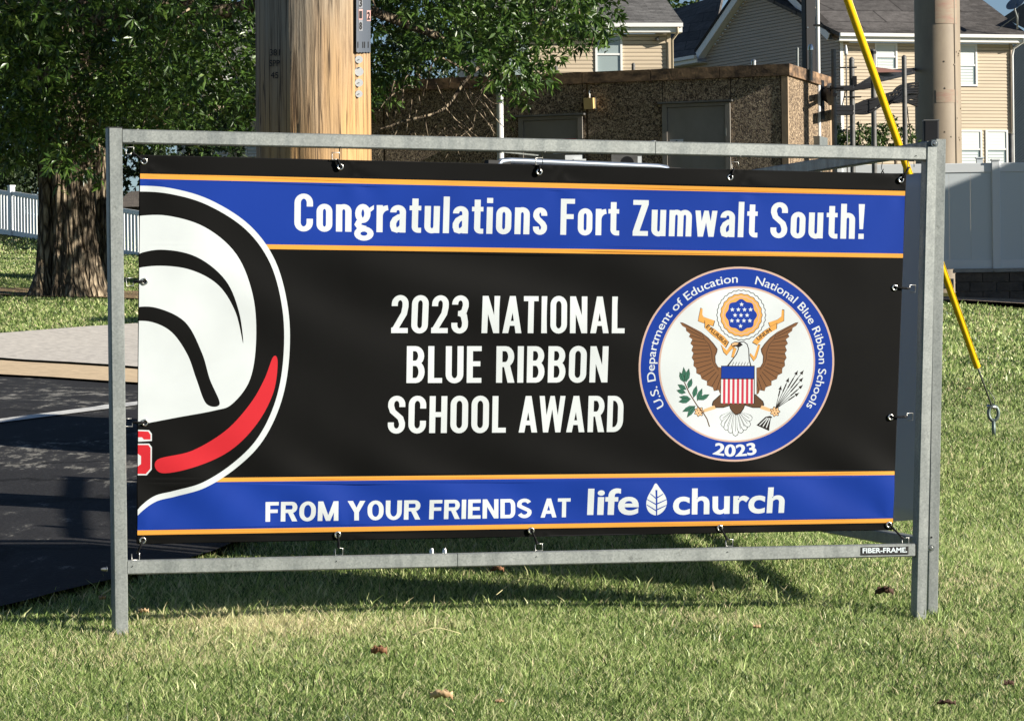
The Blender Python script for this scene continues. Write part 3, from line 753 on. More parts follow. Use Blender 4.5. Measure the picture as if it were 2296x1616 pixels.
# ribbon scrolls
def ribbon(pts):
    c = (sum(p[0] for p in pts) / len(pts), sum(p[1] for p in pts) / len(pts))
    ga('dark', [(c[0] + (p[0] - c[0]) * 1.04 + (2 if p[0] > c[0] else -2), c[1] + (p[1] - c[1]) * 1.04 + (2 if p[1] > c[1] else -2)) for p in pts]); ga('ribbon', pts)
ribbon([(322, 250), (340, 258), (338, 310), (352, 335), (455, 368), (440, 420), (360, 395), (300, 372), (305, 335)])
ribbon([(365, 372), (400, 420), (455, 450), (545, 520), (590, 570), (560, 625), (500, 560), (430, 500), (365, 440)])
ribbon([(520, 600), (575, 655), (610, 600), (660, 575), (690, 600), (650, 620), (610, 650), (575, 700), (545, 670)])
ribbon([(640, 625), (665, 640), (640, 720), (618, 715)])
ribbon([(1100, 265), (1120, 270), (1118, 370), (1060, 400), (1040, 440), (985, 420), (975, 385), (1060, 360), (1095, 330)])
ribbon([(1050, 395), (1048, 450), (960, 500), (900, 560), (865, 600), (820, 575), (850, 535), (930, 470), (990, 430)])
ribbon([(870, 600), (890, 605), (855, 720), (830, 755), (795, 700), (800, 680), (835, 715)])
def on_line(s, a, b, cap, col='dark', bold=.03):
    loops = embolden(glyph_loops(s), bold, bold); x0, x1, _, _ = bounds(loops); a, b = Vector(a), Vector(b); d = b - a; n_ = Vector((d.y, -d.x)).normalized()
    add(col, *[G([tuple(a + d * ((x - x0) / (x1 - x0)) + n_ * y * cap / CAPH) for x, y in l]) for l in loops])
on_line('E PLURIBUS', (372, 430), (560, 600), 34); on_line('UNUM', (872, 560), (1005, 470), 36)
# wings
def wing(sx):
    f = lambda x, y: (cc[0] - 20 + (x - cc[0] + 20) * sx, y)
    up_ = [(130, 388), (160, 392), (235, 430), (330, 480), (400, 535), (450, 590), (485, 640), (482, 670), (465, 710), (468, 770), (490, 810), (526, 820), (526, 1075)]
    tips = [(505, 1060), (495, 1030), (450, 1040), (440, 1005), (385, 985), (385, 945), (335, 925), (325, 890), (285, 870), (285, 825), (258, 800), (262, 755), (243, 725), (258, 680), (240, 655), (255, 615), (230, 590), (248, 550), (215, 525), (228, 500), (190, 470), (185, 440), (150, 420)]
    al = [f(*p) for p in up_ + tips]
    c = (f(390, 720))
    ga('dark', [(c[0] + (x - c[0]) * 1.018, c[1] + (y - c[1]) * 1.012) for x, y in al])
    ga('brown', al)
    ga('darkbrown', [f(*p) for p in [(330, 480), (400, 535), (450, 590), (485, 640), (482, 670), (465, 710), (468, 770), (490, 810), (500, 850), (455, 800), (430, 740), (425, 670), (400, 600), (350, 540)]])
    ga('brown', [f(*p) for p in [(345, 496), (400, 548), (446, 600), (474, 645), (470, 670), (456, 710), (458, 765), (478, 808), (486, 830), (455, 785), (440, 735), (436, 670), (410, 596), (362, 545)]])
    for (x0, y0), (x1, y1) in [((330, 500), (165, 400)), ((340, 525), (195, 455)), ((360, 550), (225, 510)), ((375, 580), (240, 560)), ((400, 610), (245, 605)), ((405, 645), (248, 648)), ((415, 675), (252, 690)), ((418, 710), (255, 735)), ((425, 745), (262, 780)), ((430, 780), (280, 830)), ((445, 810), (300, 880)), ((460, 835), (340, 915)), ((475, 860), (385, 960)), ((495, 885), (430, 1005)), ((515, 915), (475, 1035)), ((526, 950), (505, 1050))]:
        gline('dark', f(x0, y0), f(x1, y1), 5)
wing(1); wing(-1)
# legs, claws
for sx in (1, -1):
    f = lambda x, y: (680 + (x - 680) * sx, y)
    ga('dark', [f(*p) for p in [(516, 1070), (440, 1140), (430, 1175), (455, 1205), (540, 1205), (620, 1180)]])
    ga('darkbrown', [f(*p) for p in [(516, 1078), (448, 1143), (440, 1172), (458, 1197), (540, 1197), (620, 1172)]])
    ga('skin', [f(*p) for p in [(455, 1180), (350, 1218), (355, 1248), (470, 1212)]])
for cx_, cy_ in ((310, 1240), (1032, 1240)):
    gcirc('dark', 44, 7, 7, 40, (cx_, cy_)); gcirc('skin', 37, 7, 7, 40, (cx_, cy_))
    for k in range(4): gcirc('dark', 6, 0, 0, 10, (cx_ - 18 + 14 * k, cy_ - 12 + (k % 2) * 26))
# tail
for k, (x, y) in enumerate([(512, 1320), (528, 1385), (560, 1420), (605, 1450), (655, 1478), (712, 1450), (755, 1420), (790, 1385), (812, 1320)]):
    bx, by = 655 + (x - 655) * .22, 1235; d = Vector((x - bx, y - by)); L_ = d.length; d.normalize(); n_ = Vector((-d.y, d.x))
    sh = [(0, .2), (.4, .55), (.75, 1), (.93, .8), (1, 0)]
    W_ = 32
    def pet(k_, w): return [tuple(Vector((bx, by)) + d * (L_ * a * k_) + n_ * w * b) for a, b in sh] + [tuple(Vector((bx, by)) + d * (L_ * a * k_) - n_ * w * b) for a, b in sh[-2::-1]]
    ga('dark', pet(1, W_)); ga('white', pet(.975, W_ - 5)); gline('dark', (bx, by), tuple(Vector((bx, by)) + d * L_ * .8), 4)
ga('dark', [(590, 1160), (755, 1160), (735, 1215), (705, 1258), (660, 1275), (630, 1250), (605, 1215)]); ga('darkbrown', [(598, 1165), (747, 1165), (727, 1212), (700, 1250), (660, 1265), (635, 1245), (612, 1212)])
# head
ga('dark', [(570, 808), (620, 745), (660, 690), (680, 640), (668, 600), (690, 572), (735, 566), (770, 590), (786, 640), (792, 740), (810, 808)]); ga('white', [(590, 806), (632, 745), (670, 692), (690, 640), (680, 604), (697, 580), (733, 574), (763, 596), (778, 642), (782, 742), (798, 806)])
ga('dark', [(612, 590), (650, 570), (700, 575), (728, 600), (690, 625), (655, 615), (625, 622)]); ga('skin', [(620, 592), (650, 577), (685, 582), (672, 600), (640, 604), (628, 614)])
for k in range(6): gline('dark', (625 + k * 28, 800), (640 + k * 28, 765), 5)
# shield
ga('dark', [(520, 800), (840, 800), (838, 1165), (515, 1160)]); ga('blue', [(526, 806), (834, 806), (831, 920), (523, 920)]); ga('white', [(521, 930), (831, 930), (829, 1160), (518, 1158)])
for k in range(7):
    x = 540 + k * 43.5; ga('redstripe', [(x, 930), (x + 22, 930), (x + 20, 1166), (x - 3, 1164)])
# olive branch
gpath('darkbrown', [(170, 960), (215, 1060), (290, 1180), (355, 1260), (385, 1310), (408, 1385)], 11)
def leafshape(x, y, a, L, w=22):
    d = Vector((math.cos(math.radians(a)), -math.sin(math.radians(a)))); n_ = Vector((-d.y, d.x)); b = Vector((x, y))
    for col, k, ww in (('dark', 1.0, w + 4), ('green', .95, w)):
        ga(col, [tuple(b), tuple(b + d * L * .35 + n_ * ww * .9), tuple(b + d * L * .65 + n_ * ww * .8), tuple(b + d * L * k), tuple(b + d * L * .65 - n_ * ww * .8), tuple(b + d * L * .35 - n_ * ww * .9)])
    gline('dark', tuple(b), tuple(b + d * L * .85), 4)
for x, y, a, L in ((175, 965, 95, 155), (165, 960, 112, 110), (185, 960, 78, 140), (205, 1020, 70, 105), (190, 1030, 150, 100), (185, 1060, 165, 95), (255, 1110, 75, 125), (235, 1120, 170, 120), (225, 1130, 188, 115), (290, 1140, 68, 135), (305, 1130, 28, 120), (270, 1185, 205, 135), (275, 1180, 235, 145)): leafshape(x, y, a, L)
# arrows
for (x1, y1) in ((1090, 990), (1165, 915), (1250, 848), (1305, 845), (1300, 915), (1298, 985), (1262, 1060)):
    x0, y0 = 1035, 1215; gline('dark', (x0, y0), (x1, y1), 6); gline('dark', (x0 + .55 * (x1 - x0), y0 + .55 * (y1 - y0)), (x0 + .8 * (x1 - x0), y0 + .8 * (y1 - y0)), 12)
    d = Vector((x1 - x0, y1 - y0)).normalized(); n_ = Vector((-d.y, d.x)); b = Vector((x1, y1)); ga('dark', [tuple(b), tuple(b - d * 42 + n_ * 17), tuple(b - d * 42 - n_ * 17)])
ga('dark', [(985, 1280), (940, 1290), (855, 1370), (975, 1425), (1005, 1290)]); 
for k in range(4): gline('white', (955 + k * 14, 1300), (885 + k * 32, 1370 + k * 12), 9)

# ---- cut the cloth once along every printed edge, fold it, colour the faces
DW, DH = 2.44, 1.22
gx, gy = 150, 75
pts = []; edges = []; pidx = {}
def pid(x, y):
    k = (round(x, 6), round(y, 6))
    if k not in pidx: pidx[k] = len(pts); pts.append(Vector(k))
    return pidx[k]
for loops, col in layers:
    for l in loops:
        ids = [pid(min(DW, max(0, x)), min(DH, max(0, y))) for x, y in l]
        for a, b in zip(ids, ids[1:] + ids[:1]):
            if a != b: edges.append((a, b))
bd = [pid(DW * i / gx, 0) for i in range(gx + 1)] + [pid(DW, DH * i / gy) for i in range(1, gy + 1)] + [pid(DW * i / gx, DH) for i in range(gx - 1, -1, -1)] + [pid(0, DH * i / gy) for i in range(gy - 1, 0, -1)]
edges += list(zip(bd, bd[1:] + bd[:1]))
for i in range(1, gx):
    for j in range(1, gy): pid(DW * (i + .3 * ((j % 2) - .5)) / gx, DH * j / gy)
vo, eo, fo = delaunay_2d_cdt(pts, edges, [], 0, 1e-6)[:3]
V2 = np.array([(v[0], v[1]) for v in vo]); Fc = np.array([f for f in fo if len(f) == 3])
cen = V2[Fc].mean(axis=1)
names = list(PAL.keys()); mi = np.zeros(len(Fc), dtype=int)
for loops, col in layers: mi[inside(cen, loops)] = names.index(col)
# folds: tension creases towards the eyelets, slight sag between them
def fold(x, y):
    z = .0035 * np.sin(3.1 * x + 1.2 * y + .6) + .0022 * np.sin(7.3 * x - 5.1 * y + 1.0)
    for ex, ey in ((0.02, 1.20), (.64, 1.20), (1.28, 1.20), (1.88, 1.20), (2.42, 1.20), (.02, .02), (.64, .02), (1.26, .02), (1.87, .02), (2.42, .02)):
        dx, dy = x - ex, y - ey; r = np.hypot(dx, dy) + 1e-4; an = np.arctan2(dy, dx)
        z = z + .0016 * np.exp(-r / .22) * np.sin(an * 5 + ex * 5) * np.minimum(1, r / .08)
    z = z + .0038 * np.sin(26 * (x * .62 + y * .78) + 3 * np.sin(2.2 * x)) * np.exp(-((y - .16) / .16) ** 2)
    z = z + .0048 * np.sin(21 * (x * .55 + y * .9) + 2 * np.sin(3 * x)) * np.exp(-((y - .80) / .2) ** 2) * np.exp(-((x - 1.0) / .8) ** 2)
    return z
fz = fold(V2[:, 0], V2[:, 1])
uu, vv = hom(Hm, V2[:, 0], V2[:, 1])
du, dv = uu - W / 2, vv - HH / 2
a_, b_ = (du - ROLL * dv) / F, -(ROLL * du + dv) / F
nn = np.array([NZ.x, NZ.y, 0]); A0 = np.array([FP.A.x, FP.A.y, 0]); dirs = np.stack([a_, np.ones_like(a_), b_], 1)
tt = (A0 @ nn) / (dirs @ nn)
edge = np.minimum.reduce([V2[:, 1], DH - V2[:, 1]])
V3 = dirs * tt[:, None]; V3[:, 2] += EYE; V3 += nn[None] * fz[:, None]
V3[:, 2] += .004 * np.sin(V2[:, 0] * 10.2 + 1.6) * (V2[:, 1] / DH) * 0
bo = thing('banner', 'black and blue printed congratulations banner stretched inside the front frame', 'banner', tuple(fpt(1150, 1200)), 'cloth banners laced into the sign frames')
cloth_o = npmesh('printed_cloth', V3, Fc, PM['black'], bo, smooth=True)
me = cloth_o.data; me.materials.clear()
for k in names: me.materials.append(PM[k])
me.polygons.foreach_set('material_index', mi)
nrm = []
hh_ = 1e-3
for x, y in V2:
    dzx = float(fold(x + hh_, y) - fold(x - hh_, y)) / (2 * hh_); dzy = float(fold(x, y + hh_) - fold(x, y - hh_)) / (2 * hh_)
    nv = (NZ - LZ * dzx - Vector((0, 0, 1)) * dzy).normalized(); nrm.append(nv)
n0 = me.polygons[0].normal
if n0.dot(NZ) < 0: me.flip_normals()
me.normals_split_custom_set_from_vertices([tuple(v) for v in nrm])
hem = MB()
def bp(u, v, off=0): return fpt(u, v, off)
# hem: thin black band behind the edge gives the cloth its thickness
for a, b in (((313.8, 348.8), (2031, 391)), ((2031, 391), (2000.5, 1186.5)), ((2000.5, 1186.5), (307.3, 1218)), ((307.3, 1218), (313.8, 348.8))):
    hem.tube([bp(*a, -.006).lerp(bp(*b, -.006), i / 12) for i in range(13)], .0022, 6)
hem.build('hem', M_cord, bo)
# eyelets
def torus(mb, c, ax1, ax2, R, r, n=18, m=8):
    mb.tube([Vector(c) + ax1 * math.cos(2 * math.pi * i / n) * R + ax2 * math.sin(2 * math.pi * i / n) * R for i in range(n)], r, m, closed=True)
UZ = Vector((0, 0, 1))
eyes = {'t': [(323, 362), (763, 374.5), (1209, 386), (1637, 398), (2020, 403.5)], 'b': [(320, 1211), (757, 1198), (1191, 1189), (1614, 1183), (1993, 1176)], 'l': [(324, 631), (325, 947)], 'r': [(2006, 645), (1997, 935)]}
hooks = {'t': [(291, 338), (753, 350), (1209, 362), (1648, 371), (2042, 369)], 'b': [(304, 1247), (760, 1236), (1208, 1226), (1635, 1216), (2030, 1212)], 'l': [(291, 632), (289, 947)], 'r': [(2046, 647), (2040, 934)]}
holes_done = 0
elab = {'t': 'upper', 'b': 'lower', 'l': 'left', 'r': 'right'}
BL = ['black bungee with square wire hook %s']
where = {('t', 0): 'at the upper left corner of the banner', ('t', 1): 'in front of the wooden pole', ('t', 2): 'in front of the car roof rack',
         ('t', 3): 'above the word Zumwalt', ('t', 4): 'at the upper right corner of the banner',
         ('b', 0): 'at the lower left corner of the banner', ('b', 1): 'below the word FROM, on the lower rail', ('b', 2): 'below the word FRIENDS',
         ('b', 3): 'below the word church, on the lower rail', ('b', 4): 'at the lower right, above the maker sticker',
         ('l', 0): 'on the left edge, level with the tree', ('l', 1): 'on the left edge, above the red letter', ('r', 0): 'on the right edge, nearer the top', ('r', 1): 'on the right edge, nearer the bottom'}
for side in 'tblr':
    for i, ((eu, ev), (hu, hv)) in enumerate(zip(eyes[side], hooks[side])):
        c = fpt(eu, ev, .0055)
        g_ = MB(); torus(g_, c, LZ, UZ, .0085, .0034); g_.build('eyelet', M_chrome, bo, smooth=True)
        dk = MB(); dk.tube([c - NZ * .0022, c - NZ * .0012], .0062, 14); dk.build('eyelet_hole', M_ink, bo)
        hc = fpt(hu, hv, .004)
        t_ = thing('bungee_cord', BL[0] % where[(side, i)], 'bungee', tuple(hc), 'bungees lacing the banner to its frame')
        d = (hc - c); L_ = d.length; d.normalize()
        e0 = c + NZ * .004
        MB().tube([c - NZ * .002, e0, e0.lerp(hc, .45) + NZ * .003, hc - d * .012], [.0022, .0036, .0036, .0028], 8).build('cord', M_cord, t_, smooth=True)
        MB().tube([hc - d * .030 + NZ * .002, hc - d * .012], .0042, 8).build('cord_ferrule', M_darksteel, t_, smooth=True)
        # open square hook clipped to the rail
        q_ = d if side in 'lr' else UZ * (1 if side == 't' else -1); p_ = NZ.cross(q_).normalized()
        s_ = .0125
        pth = [hc - d * .012, hc - q_ * s_ * .9 + p_ * s_ * .2, hc - q_ * s_ * .9 + p_ * s_, hc + q_ * s_ * .9 + p_ * s_, hc + q_ * s_ * .9 - p_ * s_, hc - q_ * s_ * .7 - p_ * s_]
        hk = MB().tube(pth, .0017, 6)
        if side in 'tb':
            e_ = hc + q_ * s_ * .9; hk.tube([e_ - p_ * s_, e_ - p_ * s_ + q_ * .018, e_ - p_ * s_ + q_ * .018 + NZ * .022], .0016, 6)
        hk.build('hook', M_hook, t_, smooth=True)

# ------------------------------------------------------------------ rear frame of the V
J = P(2101, 800, 11.72)
ra = math.radians(103)
RD = Vector((math.cos(ra), math.sin(ra), 0)); RN = Vector((math.cos(ra + math.pi / 2), math.sin(ra + math.pi / 2), 0))
if RN.x > 0: RN = -RN           # faces the inside of the V (towards the left)
RP = VP((J.x, J.y), (J.x + RD.x, J.y + RD.y))
zt = P(2106, 330, 11.72).z; zb = P(2086, 1222, 11.72).z; LR = 2.70; rise = .010
rear = thing('sign_frame', 'rear galvanised steel frame of the V, running back behind the banner, seen edge on', 'sign frame', (J.x, J.y, gz(J.x, J.y)), 'square tube frames of the V shaped sign')
pt0 = P(2104.5, 313, 11.72); pb0 = P(2086, 1392, 11.72)
MB().beam(pb0, pt0, RN, .040, RD, .045, .004).build('post', M_galv, rear)
e1 = J + RD * LR; gz1 = gz(e1.x, e1.y)
MB().beam(Vector((e1.x, e1.y, gz1 - .04)), Vector((e1.x, e1.y, zt + rise * LR + .03)), RN, .045, RD, .045, .004).build('post', M_galv, rear)
a = J + RD * .024; b = J + RD * (LR - .024)
for z, nm in ((zt, 'rail'), (zb, 'rail')):
    a_2 = Vector((a.x - (.026 if z == zb else 0), a.y, z)); b_2 = Vector((b.x, b.y, z + rise * LR)); MB().beam(a_2, b_2, UZ, .045, RN, .042, .004).build('rail', M_galv, rear)
bolt(P(2095.5, 322.5, 11.695), Vector((0, -1, 0)), rear, .0085, .012); bolt(P(2087, 1228, 11.695), Vector((0, -1, 0)), rear, .0085, .012)
MB().tube([P(2088.5, 1204, 11.6965), P(2088.5, 1204, 11.694)], .0035, 10).build('bolt_hole', M_ink, rear)
# rear banner, back side to the camera, bottom edge bellied
rb_t = thing('banner', 'plain grey back of the rear banner behind the right post', 'banner', tuple(J + RD * 1.3 + Vector((0, 0, -.3))), 'cloth banners laced into the sign frames')
nx_, ny_ = 40, 24; vs = []; fs = []
z0r, z1r = P(2040, 1172, 11.9).z, P(2040, 391, 11.9).z
for j in range(ny_ + 1):
    for i in range(nx_ + 1):
        s = .10 + (LR - .22) * i / nx_; t = j / ny_
        z = z0r + (z1r - z0r) * t + rise * s
        bel = .02 * math.sin(math.pi * i / nx_) * math.sin(math.pi * t) + .006 * math.sin(i * .5)
        if j == 0: z += .012 * math.cos(i * .45)
        p = J + RD * s + RN * bel; vs.append((p.x, p.y, z))
for j in range(ny_):
    for i in range(nx_):
        k = j * (nx_ + 1) + i; fs.append((k, k + 1, k + nx_ + 2, k + nx_ + 1))
mbr = MB(); mbr.v = vs; mbr.f = fs; mbr.m = [0] * len(fs); cb = mbr.build('cloth', M_back, rb_t, smooth=True)
sol = cb.modifiers.new('thickness', 'SOLIDIFY'); sol.thickness = .0015
for s_, lab in ((.55, 'short black loop hook under the rear rail, nearer the yellow guard'), (1.15, 'short black loop hook under the rear rail, farther from the yellow guard')):
    c = J + RD * s_; c.z = zt + rise * s_ - .045
    t_ = thing('bungee_cord', lab, 'bungee', tuple(c), 'bungees lacing the banner to its frame')
    hk = MB(); torus(hk, c - UZ * .03, RD, UZ, .016, .002, 14, 6); hk.build('cord', M_cord, t_)
    hk = MB(); hk.tube([c + UZ * .02, c + RD * .012, c - UZ * .014, c - RD * .012 - UZ * .006], .0017, 6); hk.build('hook', M_hook, t_)
# dark square tube standing behind the joint
p0 = P(2086.5, 272, 12.05)
MB().beam(P(2086.5, 327, 12.05), p0, (1, 0, 0), .054, (0, 1, 0), .054, .005).build('post_sleeve', M_darksteel, rear)
MB().beam(p0, p0 + UZ * .004, (1, 0, 0), .057, (0, 1, 0), .057).build('sleeve_cap', M_steelgrey, rear)

# =================================================================== GROUND
def sheet(name, xs, ys, off, m, hole=None):
    X, Y = np.meshgrid(xs, ys); Z = gzn(X.ravel(), Y.ravel()) + off
    V = np.stack([X.ravel(), Y.ravel(), Z], 1); nx, ny = len(xs), len(ys)
    i, j = np.meshgrid(np.arange(nx - 1), np.arange(ny - 1)); k = (j * nx + i).ravel()
    Q = np.stack([k, k + 1, k + nx + 1, k + nx], 1)
    if hole is not None:
        c = V[Q].mean(axis=1); Q = Q[~hole(c[:, 0], c[:, 1])]
    return npmesh(name, V, Q, m, smooth=True)
far = [-2500, -800, -300, -120, -60, -35]
xs = np.array(far + list(np.arange(-20, 20.01, .5)) + [35, 60, 120, 300, 800, 2500])
ys = np.array([-600, -200, -60, -25, -10] + list(np.arange(0, 80, .5)) + [85, 95, 110, 140, 200, 400, 1000, 2800])
g = sheet('ground', xs, ys, -.03, M_lawn); tag(g, kind='structure', label='mown lawn sloping up from the sign towards the houses', cat='lawn')
# sheets over the ground that follow its shape: polygon clipped on a fine grid via CDT
def patch(name, poly, off, m, step=.5, thick=0.0, label=None, cat=None):
    pts = []; ed = []
    P2 = []
    for a, b in zip(poly, poly[1:] + poly[:1]):
        n = max(1, int(math.hypot(b[0] - a[0], b[1] - a[1]) / step))
        for i in range(n): P2.append((a[0] + (b[0] - a[0]) * i / n, a[1] + (b[1] - a[1]) * i / n))
    pts = [Vector(p) for p in P2]; ed = [(i, (i + 1) % len(pts)) for i in range(len(pts))]
    x0, x1 = min(p[0] for p in P2), max(p[0] for p in P2); y0, y1 = min(p[1] for p in P2), max(p[1] for p in P2)
    for yk in np.arange(math.ceil(y0 / step) * step, y1, step):
        for xk in np.arange(math.ceil(x0 / step) * step, x1, step): pts.append(Vector((xk, yk)))
    vo, eo, fo = delaunay_2d_cdt(pts, ed, [], 0, 1e-6)[:3]
    V = np.array([(v[0], v[1]) for v in vo]); Fq = np.array([f for f in fo if len(f) == 3]); c = V[Fq].mean(axis=1)
    Fq = Fq[inside(c, [P2])]
    Z = gzn(V[:, 0], V[:, 1]) + off
    o = npmesh(name, np.stack([V[:, 0], V[:, 1], Z], 1), Fq, m, smooth=True)
    if o.data.polygons[0].normal.z < 0: o.data.flip_normals()
    return tag(o, kind='structure', label=label, cat=cat)
def GP(u, v):
    """ground point seen at (u, v)"""
    a, b = ray(u, v); lo, hi = 3.0, 200.0
    fn = lambda Y: b * Y + EYE - gz(a * Y, Y)
    Ys = np.linspace(5, 150, 600); prev = fn(Ys[0])
    for k in range(1, len(Ys)):
        cur = fn(Ys[k])
        if prev > 0 and cur <= 0:
            lo, hi = Ys[k - 1], Ys[k]
            for _ in range(30):
                mdl = (lo + hi) / 2
                if fn(mdl) > 0: lo = mdl
                else: hi = mdl
            return (a * lo, lo)
        prev = cur
    return (a * 60, 60)
edge_pts = [GP(-40, 1376), GP(60, 1352), GP(125, 1334), GP(250, 1305), GP(380, 1270), GP(480, 1240), GP(560, 1205)]
kerb_l = GP(-30, 846); kerb_r = GP(305, 866)
kd = Vector((kerb_r[0] - kerb_l[0], kerb_r[1] - kerb_l[1])).normalized()
kl = Vector(kerb_l); far_l = kl - kd * 30; far_r = kl + kd * 20
ASPH = [tuple(far_l)] + [(-30, 9.0)] + [(-12, 9.6), (-5, 9.9)] + edge_pts + [(0.4, 17), (2.6, 22.5), (4.3, 30), (4.6, 44), (2.0, 44), tuple(far_r)]
far_r = kl + kd * 4.2
ASPH = [tuple(far_l), (-30, 8.6), (-12, 9.6), (-5, 10.2)] + edge_pts + [(.2, 14.3), (1.5, 14.9), (2.3, 20.5), (3.1, 28), (3.6, 44.2), (-3, 44.6), (-2.6, 33), tuple(far_r)]
patch('asphalt_road', ASPH, .012, M_asph, .5, label='dark asphalt parking drive behind the sign', cat='road')
kn = Vector((-kd.y, kd.x))
if kn.y < 0: kn = -kn
kw = 1.75
patch('gutter', [tuple(far_l), tuple(far_r), tuple(far_r + kn * kw), tuple(far_l + kn * kw)], .03, M_gutter, .5, label='buff concrete gutter strip along the asphalt', cat='gutter')
sw = [tuple(far_l + kn * kw), tuple(far_r + kn * kw), (-2.7, 33.5), GP(305, 735), GP(200, 742), GP(100, 750), GP(0, 758), GP(-300, 790), (-26, 31)]
patch('pavement', sw, .05, M_conc, .5, label='pale grey concrete apron between gutter and lawn', cat='pavement')
lnp = [(u, 951 - 43 * (u + 10) / 330) for u in np.linspace(-90, 700, 14)]
patch('painted_line', [GP(u, v - 4.2) for u, v in lnp] + [GP(u, v + 4.2) for u, v in lnp[::-1]], .018, M_paint, .25, label='white painted parking line on the asphalt', cat='road marking')

# ------------------------------------------------------------------ grass
rs = np.random.RandomState(3)
poly_as = [ASPH, sw, [tuple(far_l), tuple(far_r), tuple(far_r + kn * kw), tuple(far_l + kn * kw)]]
def blades(n, yr, xr, hgt, wid, power=2.0, keep=None, lean=.45):
    y0, y1 = yr
    r = rs.rand(n); Y = 1 / (1 / y0 + r * (1 / y1 - 1 / y0)) if power == 2 else y0 + r * (y1 - y0)
    X = (xr[0] + rs.rand(n) * (xr[1] - xr[0])) * Y
    Xj = X + .07 * np.sin(Y * 23 + 3 * np.sin(X * 17)) + .05 * rs.randn(n)
    ok = ~(inside(np.stack([Xj, Y], 1), [poly_as[0]]) | inside(np.stack([X, Y], 1), [poly_as[1]]) | inside(np.stack([X, Y], 1), [poly_as[2]]))
    if keep is not None: ok &= keep(X, Y)
    X, Y = X[ok], Y[ok]; n = len(X)
    Z = gzn(X, Y) - .032
    pn = 1.15 * np.sin(X * 1.9 + 1.3 * np.sin(Y * 1.1)) * np.sin(Y * 1.6 + X * .6) + .6 * np.sin(X * 5.1 + Y * 3.7) * np.sin(Y * 4.3 - X * 2.2) + .4 * np.sin(X * 11 + 2) * np.sin(Y * 9 + X * 3)
    H = hgt * (.55 + .75 * rs.rand(n)) * (1 + .16 * pn) * np.where(rs.rand(n) < .02, 1.6, 1)
    Wd = wid * (.7 + .6 * rs.rand(n)) * np.sqrt(Y / 10.5)
    an = rs.rand(n) * 2 * np.pi; fa = rs.rand(n) * 2 * np.pi
    ln_ = lean * (.25 + rs.rand(n)) * H
    dx, dy = np.cos(an) * ln_, np.sin(an) * ln_; wx, wy = np.cos(fa) * Wd / 2, np.sin(fa) * Wd / 2
    wx = np.where(rs.rand(n) < .5, Wd / 2, wx); wy = np.where(np.abs(wx) >= Wd / 2 - 1e-9, 0, wy)
    b = np.stack([X, Y, Z], 1)
    def o(ax, az, k): return b + np.stack([dx * ax + wx * k, dy * ax + wy * k, H * az + X * 0], 1)
    V = np.stack([o(0, 0, -1), o(0, 0, 1), o(.38, .62, .75), o(.38, .62, -.75), o(1, .98, 0)], 1).reshape(-1, 3)
    k = np.arange(n)[:, None] * 5
    Q = k + np.array([[0, 1, 2, 3]]); Tt = k + np.array([[3, 2, 4]])
    tint = np.clip(.40 + .12 * pn + .36 * rs.randn(n), 0, .87)
    dry = (rs.rand(n) < .05 + .06 * (pn < -.6)); tint = np.where(dry, .9 + .1 * rs.rand(n), tint)
    for (px, py, pr, pp) in DRY:
        w_ = np.exp(-(((X - px) / pr[0]) ** 2 + ((Y - py) / pr[1]) ** 2)); tint = np.where(rs.rand(n) < w_ * pp, .86 + .14 * rs.rand(n), tint)
    return V, [Q, Tt], np.repeat(tint, 5)
def dp(u, v, rx, ry, p):
    x, y = GP(u, v); return (x, y, (rx, ry), p)
DRY = [dp(560, 1385, .35, .25, .75), dp(640, 1400, .3, .2, .6), dp(950, 1390, .14, .15, .5), dp(1600, 1375, .18, .12, .5), dp(2140, 1290, .35, .5, .25), dp(250, 1470, .3, .2, .3), dp(2130, 1410, .15, .2, .45), dp(460, 1440, .4, .3, .35)]
parts_ = [blades(560000, (8.0, 15.5), (-.17, .165), .028, .0035, lean=.8),
          blades(170000, (15.5, 30), (-.02, .175), .029, .0042, lean=.8, keep=lambda x, y: x > -.3),
          blades(40000, (30, 58), (.10, .18), .05, .011, keep=lambda x, y: y < 50.6 - np.clip((x - 6.3) * 2.3, 0, 5)),
          blades(110000, (30, 76), (-.19, -.09), .05, .010, lean=.8),
          blades(9000, (8.2, 13.5), (-.17, .165), .05, .0045, lean=.9)]
off = 0; VV = []; QQ = []; TT_ = []; AA = []
for V, (Q, T3), a in parts_:
    VV.append(V); QQ.append(Q + off); TT_.append(T3 + off); AA.append(a); off += len(V)
gr = npmesh('grass', np.concatenate(VV), [np.concatenate(QQ), np.concatenate(TT_)], M_grass, attr=np.concatenate(AA))
tag(gr, 'short green mown grass with dry straw patches round the sign', 'grass', kind='stuff')
print('grass', time.time() - T0)

